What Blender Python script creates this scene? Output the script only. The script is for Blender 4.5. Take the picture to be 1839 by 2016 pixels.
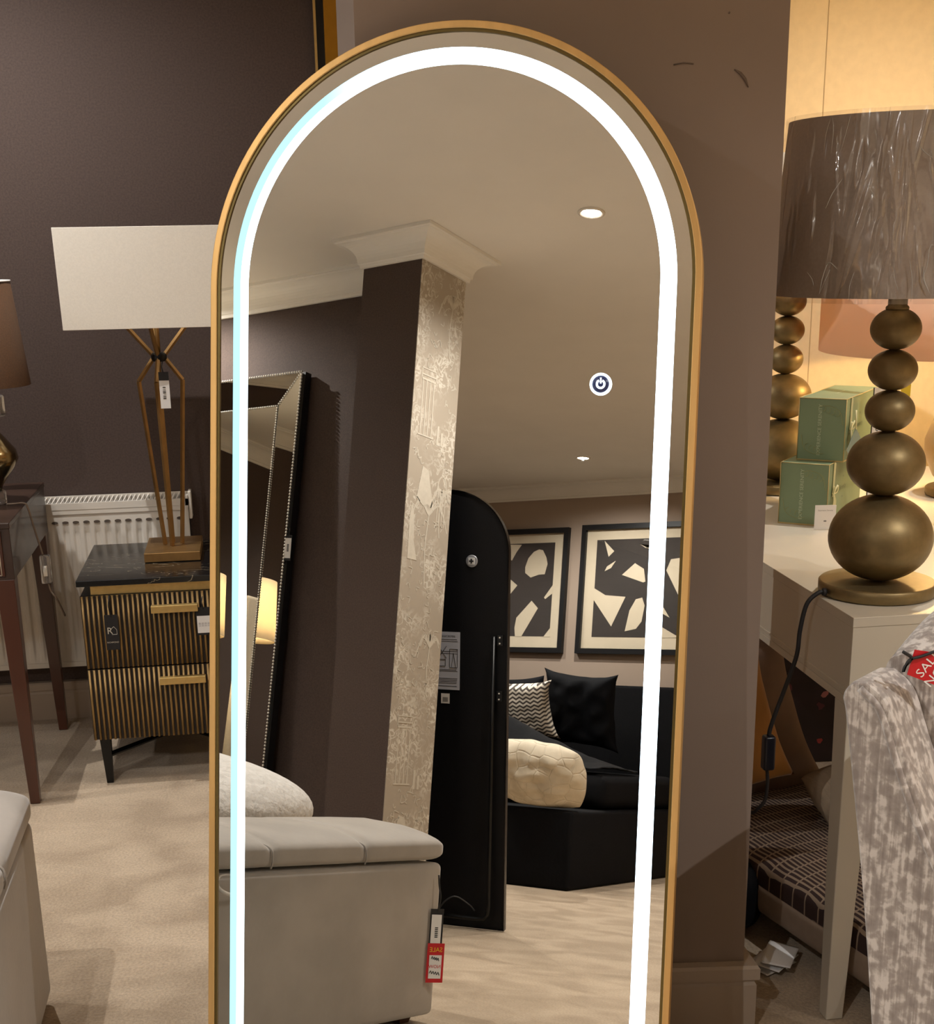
import bpy, bmesh, math, random
from mathutils import Vector, Matrix, noise
random.seed(7)
PI = math.pi
S = bpy.context.scene
COL = S.collection
for o in list(bpy.data.objects): bpy.data.objects.remove(o)

# ------------------------------------------------------------------ camera
CAMZ = 1.45
cam_d = bpy.data.cameras.new('camera'); cam = bpy.data.objects.new('camera', cam_d); COL.objects.link(cam)
RX = Vector((0.98893, -0.14735, -0.01685)); RD = Vector((-0.06021, -0.29246, -0.95438)); RF = Vector((0.13546, 0.94488, -0.29712))
RX.normalize(); RF = (RF - RX * RF.dot(RX)).normalized(); RD = RF.cross(RX)
cam.matrix_world = Matrix(((RX.x, -RD.x, -RF.x, 0), (RX.y, -RD.y, -RF.y, 0), (RX.z, -RD.z, -RF.z, CAMZ), (0, 0, 0, 1)))
cam_d.sensor_fit = 'HORIZONTAL'; cam_d.sensor_width = 36.0; cam_d.lens = 2714.6 / 1839 * 36
cam_d.shift_x = (919.5 - 910.1) / 1839; cam_d.shift_y = (1315.6 - 1008) / 1839
cam_d.clip_start = .02
S.camera = cam

# ------------------------------------------------------------------ world, exposure
W = bpy.data.worlds.new('world'); S.world = W; W.use_nodes = True
W.node_tree.nodes['Background'].inputs[0].default_value = (.9, .85, .8, 1)
W.node_tree.nodes['Background'].inputs[1].default_value = .02
S.view_settings.view_transform = 'Standard'; S.view_settings.look = 'None'
S.view_settings.exposure = 0.6; S.view_settings.gamma = 1.0; S.view_settings.use_curve_mapping = False
S.cycles.caustics_reflective = False; S.cycles.caustics_refractive = False
S.cycles.sample_clamp_indirect = 4.0

# ceiling downlights: x, y, watts, cone degrees (built as fixtures further down); several unseen ones are added as fill
WARM = (1.0, .982, .96)
DOWN = [(-.784, -.09, 72, 145, 'nearest the patterned pier'), (-2.68, -3.38, 75, 160, 'near the dark bed'), (-2.72, .10, 60, 165, 'close to the silver beaded mirror'),
        (-.84, 3.62, 58, 160, 'above the fluted cabinet'), (-.95, 1.62, 52, 145, 'above the velvet ottoman'), (1.75, .85, 62, 140, 'to the right of the armchair'),
        (1.75, 2.95, 40, 140, 'above the table of lamps'), (2.2, -1.3, 60, 140, 'added as fill behind and right of the camera'), (-3.7, -3.1, 60, 145, 'added out of view on far side of the dark bed'),
        (-2.75, 3.33, 60, 155, 'added out of view above the console table'), (-1.0, -2.15, 75, 135, 'added as fill in the passage before the dark bed'), (-2.75, -1.72, 75, 135, 'added as fill, hidden behind the patterned pier'),
        (.8, -2.6, 70, 135, 'added as fill in the back corner by the passage'), (3.0, .1, 50, 135, 'added as fill along the right wall'), (2.6, -2.6, 60, 135, 'added as fill in the far right corner'),
        (-2.8, 1.8, 60, 135, 'added as fill above the quilted bed'), (-3.6, 2.6, 50, 140, 'added as fill in the far left corner'), (-3.7, -1.9, 60, 140, 'added as fill behind the brown partition')]

# ------------------------------------------------------------------ materials
def lin(c):
    return tuple(((v / 255) / 12.92 if v / 255 <= .04045 else (((v / 255) + .055) / 1.055) ** 2.4) for v in c) + (1,)
MT = {}
def mat(name, col, rough=.6, metal=0., var=.0, vs=20., bump=0., bs=60., spec=.5, col2=None, stretch=None, sheen=0., coat=0., trans=0.):
    """procedural principled material: colour varied by noise, bump by noise"""
    if name in MT: return MT[name]
    m = bpy.data.materials.new(name); m.use_nodes = True; nt = m.node_tree; b = nt.nodes['Principled BSDF']
    b.inputs['Base Color'].default_value = lin(col); b.inputs['Roughness'].default_value = rough; b.inputs['Metallic'].default_value = metal
    b.inputs['Specular IOR Level'].default_value = spec
    if sheen: b.inputs['Sheen Weight'].default_value = sheen; b.inputs['Sheen Roughness'].default_value = .4
    if coat: b.inputs['Coat Weight'].default_value = coat; b.inputs['Coat Roughness'].default_value = .08
    if trans: b.inputs['Transmission Weight'].default_value = trans
    tc = nt.nodes.new('ShaderNodeTexCoord'); mp = nt.nodes.new('ShaderNodeMapping'); nt.links.new(tc.outputs['Object'], mp.inputs[0])
    if stretch: mp.inputs['Scale'].default_value = stretch
    n1 = nt.nodes.new('ShaderNodeTexNoise'); n1.inputs['Scale'].default_value = vs; n1.inputs['Detail'].default_value = 5
    nt.links.new(mp.outputs[0], n1.inputs[0])
    rp = nt.nodes.new('ShaderNodeValToRGB')
    a = lin(col); c2 = lin(col2) if col2 else tuple(v * (1 - var) for v in a[:3]) + (1,)
    c1 = a if col2 else tuple(min(1, v * (1 + var)) for v in a[:3]) + (1,)
    rp.color_ramp.elements[0].position = .35; rp.color_ramp.elements[0].color = c2
    rp.color_ramp.elements[1].position = .65; rp.color_ramp.elements[1].color = c1
    nt.links.new(n1.outputs[0], rp.inputs[0]); nt.links.new(rp.outputs[0], b.inputs['Base Color'])
    if bump:
        n2 = nt.nodes.new('ShaderNodeTexNoise'); n2.inputs['Scale'].default_value = bs; n2.inputs['Detail'].default_value = 3
        nt.links.new(mp.outputs[0], n2.inputs[0])
        bp = nt.nodes.new('ShaderNodeBump'); bp.inputs['Strength'].default_value = bump; bp.inputs['Distance'].default_value = .01
        nt.links.new(n2.outputs[0], bp.inputs['Height']); nt.links.new(bp.outputs[0], b.inputs['Normal'])
    MT[name] = m
    return m
def emis(name, col, st):
    if name in MT: return MT[name]
    m = bpy.data.materials.new(name); m.use_nodes = True; nt = m.node_tree; nt.nodes.clear()
    e = nt.nodes.new('ShaderNodeEmission'); e.inputs[0].default_value = col + (1,) if len(col) == 3 else col; e.inputs[1].default_value = st
    o = nt.nodes.new('ShaderNodeOutputMaterial'); nt.links.new(e.outputs[0], o.inputs[0]); MT[name] = m; return m

M_brown = mat('brown_wallpaper', (78, 64, 58), .75, var=.13, vs=180, bump=.12, bs=260, spec=.35)
M_taupe = mat('taupe_paint', (146, 129, 117), .8, var=.03, vs=3, bump=.02, bs=300, spec=.3)
M_cream = mat('cream_wallpaper', (226, 205, 166), .8, var=.03, vs=40, bump=.03, bs=200, spec=.3)
M_bedwall = mat('greige_paint', (168, 150, 134), .8, var=.02, vs=3, spec=.3)
M_ceil = mat('ceiling_paint', (240, 235, 227), .9, var=.015, vs=4, spec=.2)
M_corn = mat('cornice_paint', (242, 239, 232), .55, var=.015, vs=6)
M_skirt = mat('skirting_paint', (176, 160, 143), .45, var=.02, vs=8)
M_white = mat('white_enamel', (232, 224, 212), .3, var=.02, vs=6)
M_gold = mat('brushed_gold', (222, 180, 116), .5, .75, var=.09, vs=30, bump=.03, bs=200, stretch=(1, 1, .1))
M_gold2 = mat('satin_brass', (216, 186, 122), .4, .85, var=.06, vs=60)
M_bronze = mat('antique_brass', (164, 128, 80), .42, .8, var=.12, vs=25)
M_bead = mat('satin_gold_paint', (138, 120, 84), .45, .7, var=.07, vs=70, bump=.02, bs=300)
M_mirror = mat('mirror_silver', (224, 222, 216), .004, 1.0, var=0.)
M_black = mat('black_lacquer', (14, 14, 16), .45, var=.1, vs=20)
M_blackm = mat('black_metal', (12, 12, 13), .35, .3, var=.1, vs=20)
M_blackfab = mat('black_velvet', (5, 5, 8), .85, var=.25, vs=12, bump=.1, bs=60, spec=.2)
M_wood = mat('dark_mahogany', (74, 40, 27), .32, var=.3, vs=9, stretch=(1, 1, .12), coat=.25)
M_wood2 = mat('dark_walnut', (60, 42, 33), .4, var=.25, vs=10, stretch=(.15, 1, 1), coat=.2)
M_velvet = mat('mink_velvet', (164, 156, 147), .8, var=.09, vs=7, bump=.05, bs=90, sheen=.5)
M_quilt = mat('white_quilt', (216, 210, 200), .85, var=.05, vs=20, bump=.0)
M_cloth = mat('ivory_linen_shade', (248, 242, 230), .8, var=.025, vs=220, bump=.05, bs=400)
M_paper = mat('white_card', (236, 234, 232), .6, var=.01)
M_inkblk = mat('black_ink', (24, 22, 24), .6)
M_grey_ink = mat('grey_ink', (120, 118, 120), .6)
M_red = mat('red_card', (198, 22, 34), .5)
M_yellow = mat('yellow_ink', (238, 190, 40), .5)
M_silver = mat('silver_leaf', (236, 232, 222), .35, .55, var=.1, vs=60)
M_glasscl = mat('clear_acrylic', (235, 230, 225), .06, trans=.85)

# carpet: soft mottled pile with brushed patches
def carpet():
    m = bpy.data.materials.new('beige_carpet'); m.use_nodes = True; nt = m.node_tree; b = nt.nodes['Principled BSDF']
    b.inputs['Roughness'].default_value = .95; b.inputs['Specular IOR Level'].default_value = .1
    b.inputs['Sheen Weight'].default_value = .25
    tc = nt.nodes.new('ShaderNodeTexCoord')
    mp = nt.nodes.new('ShaderNodeMapping'); mp.inputs['Scale'].default_value = (1, 1.35, 1); nt.links.new(tc.outputs['Object'], mp.inputs[0])
    n1 = nt.nodes.new('ShaderNodeTexNoise'); n1.inputs['Scale'].default_value = 5; n1.inputs['Detail'].default_value = 6; n1.inputs['Distortion'].default_value = .6
    n2 = nt.nodes.new('ShaderNodeTexNoise'); n2.inputs['Scale'].default_value = 160; n2.inputs['Detail'].default_value = 3
    nt.links.new(mp.outputs[0], n1.inputs[0]); nt.links.new(tc.outputs['Object'], n2.inputs[0])
    r = nt.nodes.new('ShaderNodeValToRGB'); r.color_ramp.elements[0].position = .38; r.color_ramp.elements[0].color = lin((176, 155, 130))
    r.color_ramp.elements[1].position = .62; r.color_ramp.elements[1].color = lin((200, 179, 153))
    nt.links.new(n1.outputs[0], r.inputs[0])
    r2 = nt.nodes.new('ShaderNodeValToRGB'); r2.color_ramp.elements[0].position = .3; r2.color_ramp.elements[0].color = (.72, .72, .72, 1)
    r2.color_ramp.elements[1].position = .7; r2.color_ramp.elements[1].color = (1, 1, 1, 1); nt.links.new(n2.outputs[0], r2.inputs[0])
    mx = nt.nodes.new('ShaderNodeMix'); mx.data_type = 'RGBA'; mx.blend_type = 'MULTIPLY'; mx.inputs[0].default_value = 1
    nt.links.new(r.outputs[0], mx.inputs[6]); nt.links.new(r2.outputs[0], mx.inputs[7]); nt.links.new(mx.outputs[2], b.inputs['Base Color'])
    bp = nt.nodes.new('ShaderNodeBump'); bp.inputs['Strength'].default_value = .5; bp.inputs['Distance'].default_value = .006
    nt.links.new(n2.outputs[0], bp.inputs['Height']); nt.links.new(bp.outputs[0], b.inputs['Normal'])
    return m
M_carpet = carpet()

# toile wallpaper ground: tangled foliage outlines printed pale on stone
def toile():
    m = bpy.data.materials.new('toile_wallpaper'); m.use_nodes = True; nt = m.node_tree; b = nt.nodes['Principled BSDF']; b.inputs['Roughness'].default_value = .7
    tc = nt.nodes.new('ShaderNodeTexCoord')
    n1 = nt.nodes.new('ShaderNodeTexNoise'); n1.inputs['Scale'].default_value = 26; n1.inputs['Detail'].default_value = 4; n1.inputs['Distortion'].default_value = 1.2
    nt.links.new(tc.outputs['Object'], n1.inputs[0])
    r = nt.nodes.new('ShaderNodeValToRGB'); e = r.color_ramp.elements
    e[0].position = .44; e[0].color = (0, 0, 0, 1); e[1].position = .56; e[1].color = (0, 0, 0, 1)
    for p_ in (.485, .515): k = e.new(p_); k.color = (1, 1, 1, 1)
    nt.links.new(n1.outputs[0], r.inputs[0])
    n2 = nt.nodes.new('ShaderNodeTexNoise'); n2.inputs['Scale'].default_value = 5.5; n2.inputs['Detail'].default_value = 2; nt.links.new(tc.outputs['Object'], n2.inputs[0])
    r2 = nt.nodes.new('ShaderNodeValToRGB'); r2.color_ramp.elements[0].position = .42; r2.color_ramp.elements[1].position = .58; nt.links.new(n2.outputs[0], r2.inputs[0])
    mu = nt.nodes.new('ShaderNodeMath'); mu.operation = 'MULTIPLY'; nt.links.new(r.outputs[0], mu.inputs[0]); nt.links.new(r2.outputs[0], mu.inputs[1])
    mx = nt.nodes.new('ShaderNodeMix'); mx.data_type = 'RGBA'; mx.inputs[6].default_value = lin((172, 160, 144)); mx.inputs[7].default_value = lin((212, 204, 190))
    nt.links.new(mu.outputs[0], mx.inputs[0]); nt.links.new(mx.outputs[2], b.inputs['Base Color']); return m
M_toile = toile()
M_toile_print = mat('toile_print', (202, 193, 178), .7, var=.05, vs=60)

def transl(name, col):
    m = bpy.data.materials.new(name); m.use_nodes = True; nt = m.node_tree; b = nt.nodes['Principled BSDF']; b.inputs['Base Color'].default_value = lin(col); b.inputs['Roughness'].default_value = .8
    tl = nt.nodes.new('ShaderNodeBsdfTranslucent'); tl.inputs[0].default_value = lin(col); mx = nt.nodes.new('ShaderNodeMixShader'); mx.inputs[0].default_value = .42
    n = nt.nodes.new('ShaderNodeTexNoise'); n.inputs['Scale'].default_value = 220; bp = nt.nodes.new('ShaderNodeBump'); bp.inputs['Strength'].default_value = .05; nt.links.new(n.outputs[0], bp.inputs['Height']); nt.links.new(bp.outputs[0], b.inputs['Normal'])
    nt.links.new(b.outputs[0], mx.inputs[1]); nt.links.new(tl.outputs[0], mx.inputs[2]); nt.links.new(mx.outputs[0], nt.nodes['Material Output'].inputs[0]); return m

# ------------------------------------------------------------------ mesh builder
class MB:
    def __init__(s): s.v = []; s.f = []; s.sm = []
    def add(s, vs, fs, smooth=False):
        k = len(s.v); s.v += [tuple(v) for v in vs]; s.f += [tuple(i + k for i in f) for f in fs]; s.sm += [smooth] * len(fs); return s
    def box(s, x0, x1, y0, y1, z0, z1):
        v = [(x, y, z) for z in (z0, z1) for y in (y0, y1) for x in (x0, x1)]
        return s.add(v, [(0, 2, 3, 1), (4, 5, 7, 6), (0, 1, 5, 4), (2, 6, 7, 3), (0, 4, 6, 2), (1, 3, 7, 5)])
    def frustum(s, b, t):                     # b, t = (x0,x1,y0,y1,z)
        v = [(x, y, q[4]) for q in (b, t) for y in (q[2], q[3]) for x in (q[0], q[1])]
        return s.add(v, [(0, 2, 3, 1), (4, 5, 7, 6), (0, 1, 5, 4), (2, 6, 7, 3), (0, 4, 6, 2), (1, 3, 7, 5)])
    def prism(s, poly, d0, d1, fn, smooth=False):   # poly 2D, fn(u,v,d)->xyz
        n = len(poly)
        v = [fn(u, w, d0) for u, w in poly] + [fn(u, w, d1) for u, w in poly]
        k = len(s.v); s.add(v, [tuple(range(n))[::-1], tuple(range(n, 2 * n))])
        s.add([], []); s.f += [(k + i, k + (i + 1) % n, k + n + (i + 1) % n, k + n + i) for i in range(n)]; s.sm += [smooth] * n
        return s
    def lathe(s, prof, n=32, c=(0, 0, 0), smooth=True, cap=True, sq=1.0):
        k = len(s.v)
        v = [(c[0] + r * math.cos(2 * PI * j / n), c[1] + sq * r * math.sin(2 * PI * j / n), c[2] + z) for r, z in prof for j in range(n)]
        f = [(i * n + j, i * n + (j + 1) % n, (i + 1) * n + (j + 1) % n, (i + 1) * n + j) for i in range(len(prof) - 1) for j in range(n)]
        s.add(v, f, smooth)
        if cap:
            s.f += [tuple(k + j for j in range(n))[::-1], tuple(k + (len(prof) - 1) * n + j for j in range(n))]; s.sm += [False, False]
        return s
    def tube(s, pts, r, n=8, cap=True, rf=None):
        pts = [Vector(p) for p in pts]; k = len(s.v); vs = []; m = len(pts)
        up = Vector((0, 0, 1)); prev = None
        for i, p in enumerate(pts):
            t = (pts[min(i + 1, m - 1)] - pts[max(i - 1, 0)]).normalized()
            a = (prev if prev is not None else (up if abs(t.z) < .95 else Vector((1, 0, 0))))
            a = (a - t * a.dot(t)); a = a.normalized() if a.length > 1e-6 else t.orthogonal().normalized(); prev = a; b = t.cross(a)
            rr = rf(i / (m - 1)) * r if rf else r
            vs += [tuple(p + (a * math.cos(2 * PI * j / n) + b * math.sin(2 * PI * j / n)) * rr) for j in range(n)]
        fs = [(i * n + j, i * n + (j + 1) % n, (i + 1) * n + (j + 1) % n, (i + 1) * n + j) for i in range(m - 1) for j in range(n)]
        s.add(vs, fs, n > 4)
        if cap: s.f += [tuple(k + j for j in range(n))[::-1], tuple(k + (m - 1) * n + j for j in range(n))]; s.sm += [False, False]
        return s
    def grid(s, fn, nu, nv, smooth=True, closeu=False):
        k = [fn(i / (nu if closeu else nu - 1), j / (nv - 1)) for i in range(nu) for j in range(nv)]
        f = [(i * nv + j, ((i + 1) % nu) * nv + j, ((i + 1) % nu) * nv + j + 1, i * nv + j + 1) for i in range(nu if closeu else nu - 1) for j in range(nv - 1)]
        return s.add(k, f, smooth)
    def mesh(s, name):
        me = bpy.data.meshes.new(name); me.from_pydata(s.v, [], s.f); me.polygons.foreach_set('use_smooth', s.sm); me.validate(); me.update(); return me
    def build(s, name, m, parent=None, bevel=0, seg=2, fix=True):
        me = s.mesh(name)
        if fix:
            bm = bmesh.new(); bm.from_mesh(me); bmesh.ops.recalc_face_normals(bm, faces=bm.faces); bm.to_mesh(me); bm.free()
        o = bpy.data.objects.new(name, me); COL.objects.link(o); me.materials.append(m)
        if parent: o.parent = parent
        if bevel:
            bv = o.modifiers.new('bevel', 'BEVEL'); bv.width = bevel; bv.segments = seg; bv.limit_method = 'ANGLE'; bv.angle_limit = .6
        return o
def thing(name, label, cat, loc=(0, 0, 0), rz=0, group=None):
    o = bpy.data.objects.new(name, None); COL.objects.link(o); o.location = loc; o.rotation_euler = (0, 0, rz); o.empty_display_size = .1
    o['label'] = label; o['category'] = cat
    if group: o['group'] = group
    return o
def tag(o, label, cat, group=None):
    o['label'] = label; o['category'] = cat
    if group: o['group'] = group
    return o
def struct(o): o['kind'] = 'structure'; return o
def inst(src, name, parent, loc=(0, 0, 0), rot=(0, 0, 0), sc=(1, 1, 1)):
    o = src.copy(); o.name = name; COL.objects.link(o); o.parent = parent; o.location = loc; o.rotation_euler = rot; o.scale = sc; return o
def copy_tree(o, parent=None):
    c = o.copy(); COL.objects.link(c); c.parent = parent
    for ch in list(o.children): copy_tree(ch, c)
    return c
def rbox(x0, x1, y0, y1, z0, z1, r, seg=4):
    bm = bmesh.new(); bmesh.ops.create_cube(bm, size=1)
    for v in bm.verts: v.co = Vector((x0 + (v.co.x + .5) * (x1 - x0), y0 + (v.co.y + .5) * (y1 - y0), z0 + (v.co.z + .5) * (z1 - z0)))
    bmesh.ops.bevel(bm, geom=list(bm.edges), offset=r, segments=seg, profile=.5, affect='EDGES')
    mb = MB(); bm.verts.index_update(); mb.add([v.co[:] for v in bm.verts], [[v.index for v in f.verts] for f in bm.faces], True); bm.free(); return mb
def text(s, size, m, parent, loc, xa, ya, name='lettering', flip=False):
    cu = bpy.data.curves.new('t', 'FONT'); cu.body = s; cu.size = size; cu.align_x = 'CENTER'; cu.align_y = 'CENTER'; cu.resolution_u = 2
    t = bpy.data.objects.new('t', cu); COL.objects.link(t)
    me = bpy.data.meshes.new_from_object(t.evaluated_get(bpy.context.evaluated_depsgraph_get()))
    bpy.data.objects.remove(t); bpy.data.curves.remove(cu)
    me.materials.clear(); me.materials.append(m)
    o = bpy.data.objects.new(name, me); COL.objects.link(o); o.parent = parent
    xa = Vector(xa).normalized(); ya = Vector(ya); ya = (ya - xa * ya.dot(xa)).normalized(); za = xa.cross(ya)
    o.matrix_local = Matrix(((xa.x, ya.x, za.x, loc[0]), (xa.y, ya.y, za.y, loc[1]), (xa.z, ya.z, za.z, loc[2]), (0, 0, 0, 1)))
    return o
def bez(pts, n=8):                      # Catmull-Rom through points
    P = [Vector(p) for p in pts]; P = [P[0] * 2 - P[1]] + P + [P[-1] * 2 - P[-2]]; out = []
    for i in range(1, len(P) - 2):
        for k in range(n):
            t = k / n; a, b, c, d = P[i - 1:i + 3]
            out.append(.5 * ((2 * b) + (c - a) * t + (2 * a - 5 * b + 4 * c - d) * t * t + (3 * b - a - 3 * c + d) * t ** 3))
    return out + [P[-2]]

# ------------------------------------------------------------------ room shell
ZC = 2.5
XL, XR, YB, YF = -4.15, 3.6, 4.35, -4.09
def wall(name, m, *b): return struct(MB().box(*b).build(name, m))
wall('floor', M_carpet, XL - .1, XR + .1, YF - .1, YB + .1, -.1, 0)
wall('ceiling', M_ceil, XL - .1, XR + .1, YF - .1, YB + .1, ZC, ZC + .1)
wall('wall_back', M_brown, XL, .9, YB, YB + .1, 0, ZC)
wb = wall('wall_back_right', M_cream, .9, XR, 3.85, YB + .1, 0, ZC)
struct(MB().box(1.5725, 1.5745, 3.848, 3.8495, .0, ZC).build('trim_4', mat('paper_joint', (196, 172, 132), .8)))  # wallpaper joint, a thin strip of darker cream
wall('wall_left', M_brown, XL - .1, XL, YF, YB, 0, ZC)
wall('wall_right', M_cream, XR, XR + .1, YF, 3.85, 0, ZC)
wall('wall_front', M_bedwall, XL, XR, YF - .1, YF, 0, ZC)
wall('wall_partition', M_brown, XL, -1.676, -.27, -.235, 0, ZC)
pier = struct(MB().box(-1.676, -1.412, -.268, 0, 0, ZC).build('wall_pier', M_brown))
struct(MB().box(-1.412, -1.409, -.27, -.0005, 0, ZC).build('wall_pier_end', M_toile))
# pillar behind the lit mirror (front face turned a few degrees)
PL, PRr = (.181, 2.296), (.846, 2.222)
struct(MB().prism([PL, PRr, (.846, 2.69), (.181, 2.69)], 0, ZC, lambda u, v, d: (u, v, d)).build('wall_pillar', M_taupe))
# scuffs on the pillar paint
pd = Vector((PRr[0] - PL[0], PRr[1] - PL[1], 0)).normalized(); pn = Vector((pd.y, -pd.x, 0))
def on_pillar(u, z, e=.0006): p_ = Vector((PRr[0], PRr[1], 0)) - pd * u + pn * e; return (p_.x, p_.y, z)
M_scuff = mat('scuff_mark', (112, 96, 84), .8)
sc_ = MB(); P0 = [(.178, 1.702), (.163, 1.7045), (.147, 1.703)]
sc_.tube([on_pillar(*p_) for p_ in P0], .0011, 5)
sc_.tube([on_pillar(*p_) for p_ in [(.083, 1.694), (.073, 1.688), (.066, 1.68), (.06, 1.668)]], .002, 5, rf=lambda t: .4 + math.sin(PI * t))
sc_.tube([on_pillar(*p_) for p_ in [(.095, 1.775), (.093, 1.774)]], .0018, 5)
struct(sc_.build('wall_pillar_scuffs', M_scuff))

# skirting boards: moulded profile swept along a wall
def skirt(name, p0, p1, out, h=.125, m=M_skirt):
    p0, p1, out = Vector(p0 + (0,)), Vector(p1 + (0,)), Vector(out + (0,))
    prof = [(0, 0), (.020, 0), (.020, h * .70), (.017, h * .74), (.017, h * .78), (.024, h * .80), (.024, h * .96), (.020, h), (0, h)]
    d = p1 - p0
    return struct(MB().prism(prof, 0, 1, lambda u, v, t: tuple(p0 + d * t + out * (u + .0005) + Vector((0, 0, v)))).build(name, m))
skirt('baseboard_back', (XL, YB), (.9, YB), (0, -1), .124)
def skirt_sweep(name, pts, side, h):
    prof = [(0.0005, 0), (.020, 0), (.020, h * .70), (.017, h * .74), (.017, h * .78), (.024, h * .80), (.024, h * .96), (.020, h), (0.0005, h)]
    P = [Vector(p + (0,)) for p in pts]; n = len(P); m = len(prof); N = []
    for i in range(n):
        ns = [Vector((d.y, -d.x, 0)) * side for d in ([(P[i] - P[i - 1]).normalized()] if i else []) + ([(P[i + 1] - P[i]).normalized()] if i < n - 1 else [])]
        b = ns[0] + ns[-1]; N.append(b / b.dot(ns[0]))
    mb = MB().add([tuple(P[i] + N[i] * u + Vector((0, 0, w))) for i in range(n) for u, w in prof], [(i * m + j, i * m + (j + 1) % m, (i + 1) * m + (j + 1) % m, (i + 1) * m + j) for i in range(n - 1) for j in range(m)] + [tuple(range(m)), tuple((n - 1) * m + j for j in range(m))])
    return struct(mb.build(name, M_skirt))
skirt_sweep('baseboard_pillar', [(.181, 2.69), PL, PRr, (.846, 2.69)], 1, .14)
skirt('baseboard_back_right', (.9, 3.85), (XR, 3.85), (0, -1), .124)
skirt('baseboard_front', (XL, YF), (XR, YF), (0, 1), .124)
# cornices (coved plaster) swept round a list of corners, mitred
def cornice(name, pts, side, closed=False, drop=.094, pr=.09):
    prof = [(0, 0), (0, -drop), (.010, -drop), (.012, -drop + .012), (.018, -drop + .014)]
    for k in range(9):
        t = k / 8 * PI / 2; prof.append((.018 + (pr - .03) * (1 - math.cos(t)), -drop + .018 + (drop - .034) * math.sin(t)))
    prof += [(pr - .010, -.014), (pr - .008, -.012), (pr, -.012), (pr, 0)]
    P = [Vector(p + (0,)) for p in pts]; n = len(P); N = []
    for i in range(n):
        ds = []
        if i > 0 or closed: ds.append((P[i] - P[i - 1]).normalized())
        if i < n - 1 or closed: ds.append((P[(i + 1) % n] - P[i]).normalized())
        ns = [Vector((d.y, -d.x, 0)) * side for d in ds]
        if len(ns) == 2: b = (ns[0] + ns[1]); b = b / (b.dot(ns[0])) if b.length > .01 else ns[0]
        else: b = ns[0]
        N.append(b)
    mb = MB(); m = len(prof)
    vs = [tuple(P[i] + N[i] * u + Vector((0, 0, ZC + w - .0005))) for i in range(n) for u, w in prof]
    fs = [(i * m + j, i * m + (j + 1) % m, ((i + 1) % n) * m + (j + 1) % m, ((i + 1) % n) * m + j) for i in range(n if closed else n - 1) for j in range(m)]
    mb.add(vs, fs)
    if not closed: mb.add([], []); mb.f += [tuple(range(m)), tuple((n - 1) * m + j for j in range(m))]; mb.sm += [False, False]
    return struct(mb.build(name, M_corn))
cornice('trim_1', [(XL, -.235), (-1.676, -.235), (-1.676, 0), (-1.409, 0), (-1.409, -.27), (XL, -.27)], -1)
cornice('trim_2', [(XL, YF), (XR, YF)], -1)
cornice('trim_3', [(XL, -.14), (XL, YB), (.9, YB)], 1)

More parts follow.
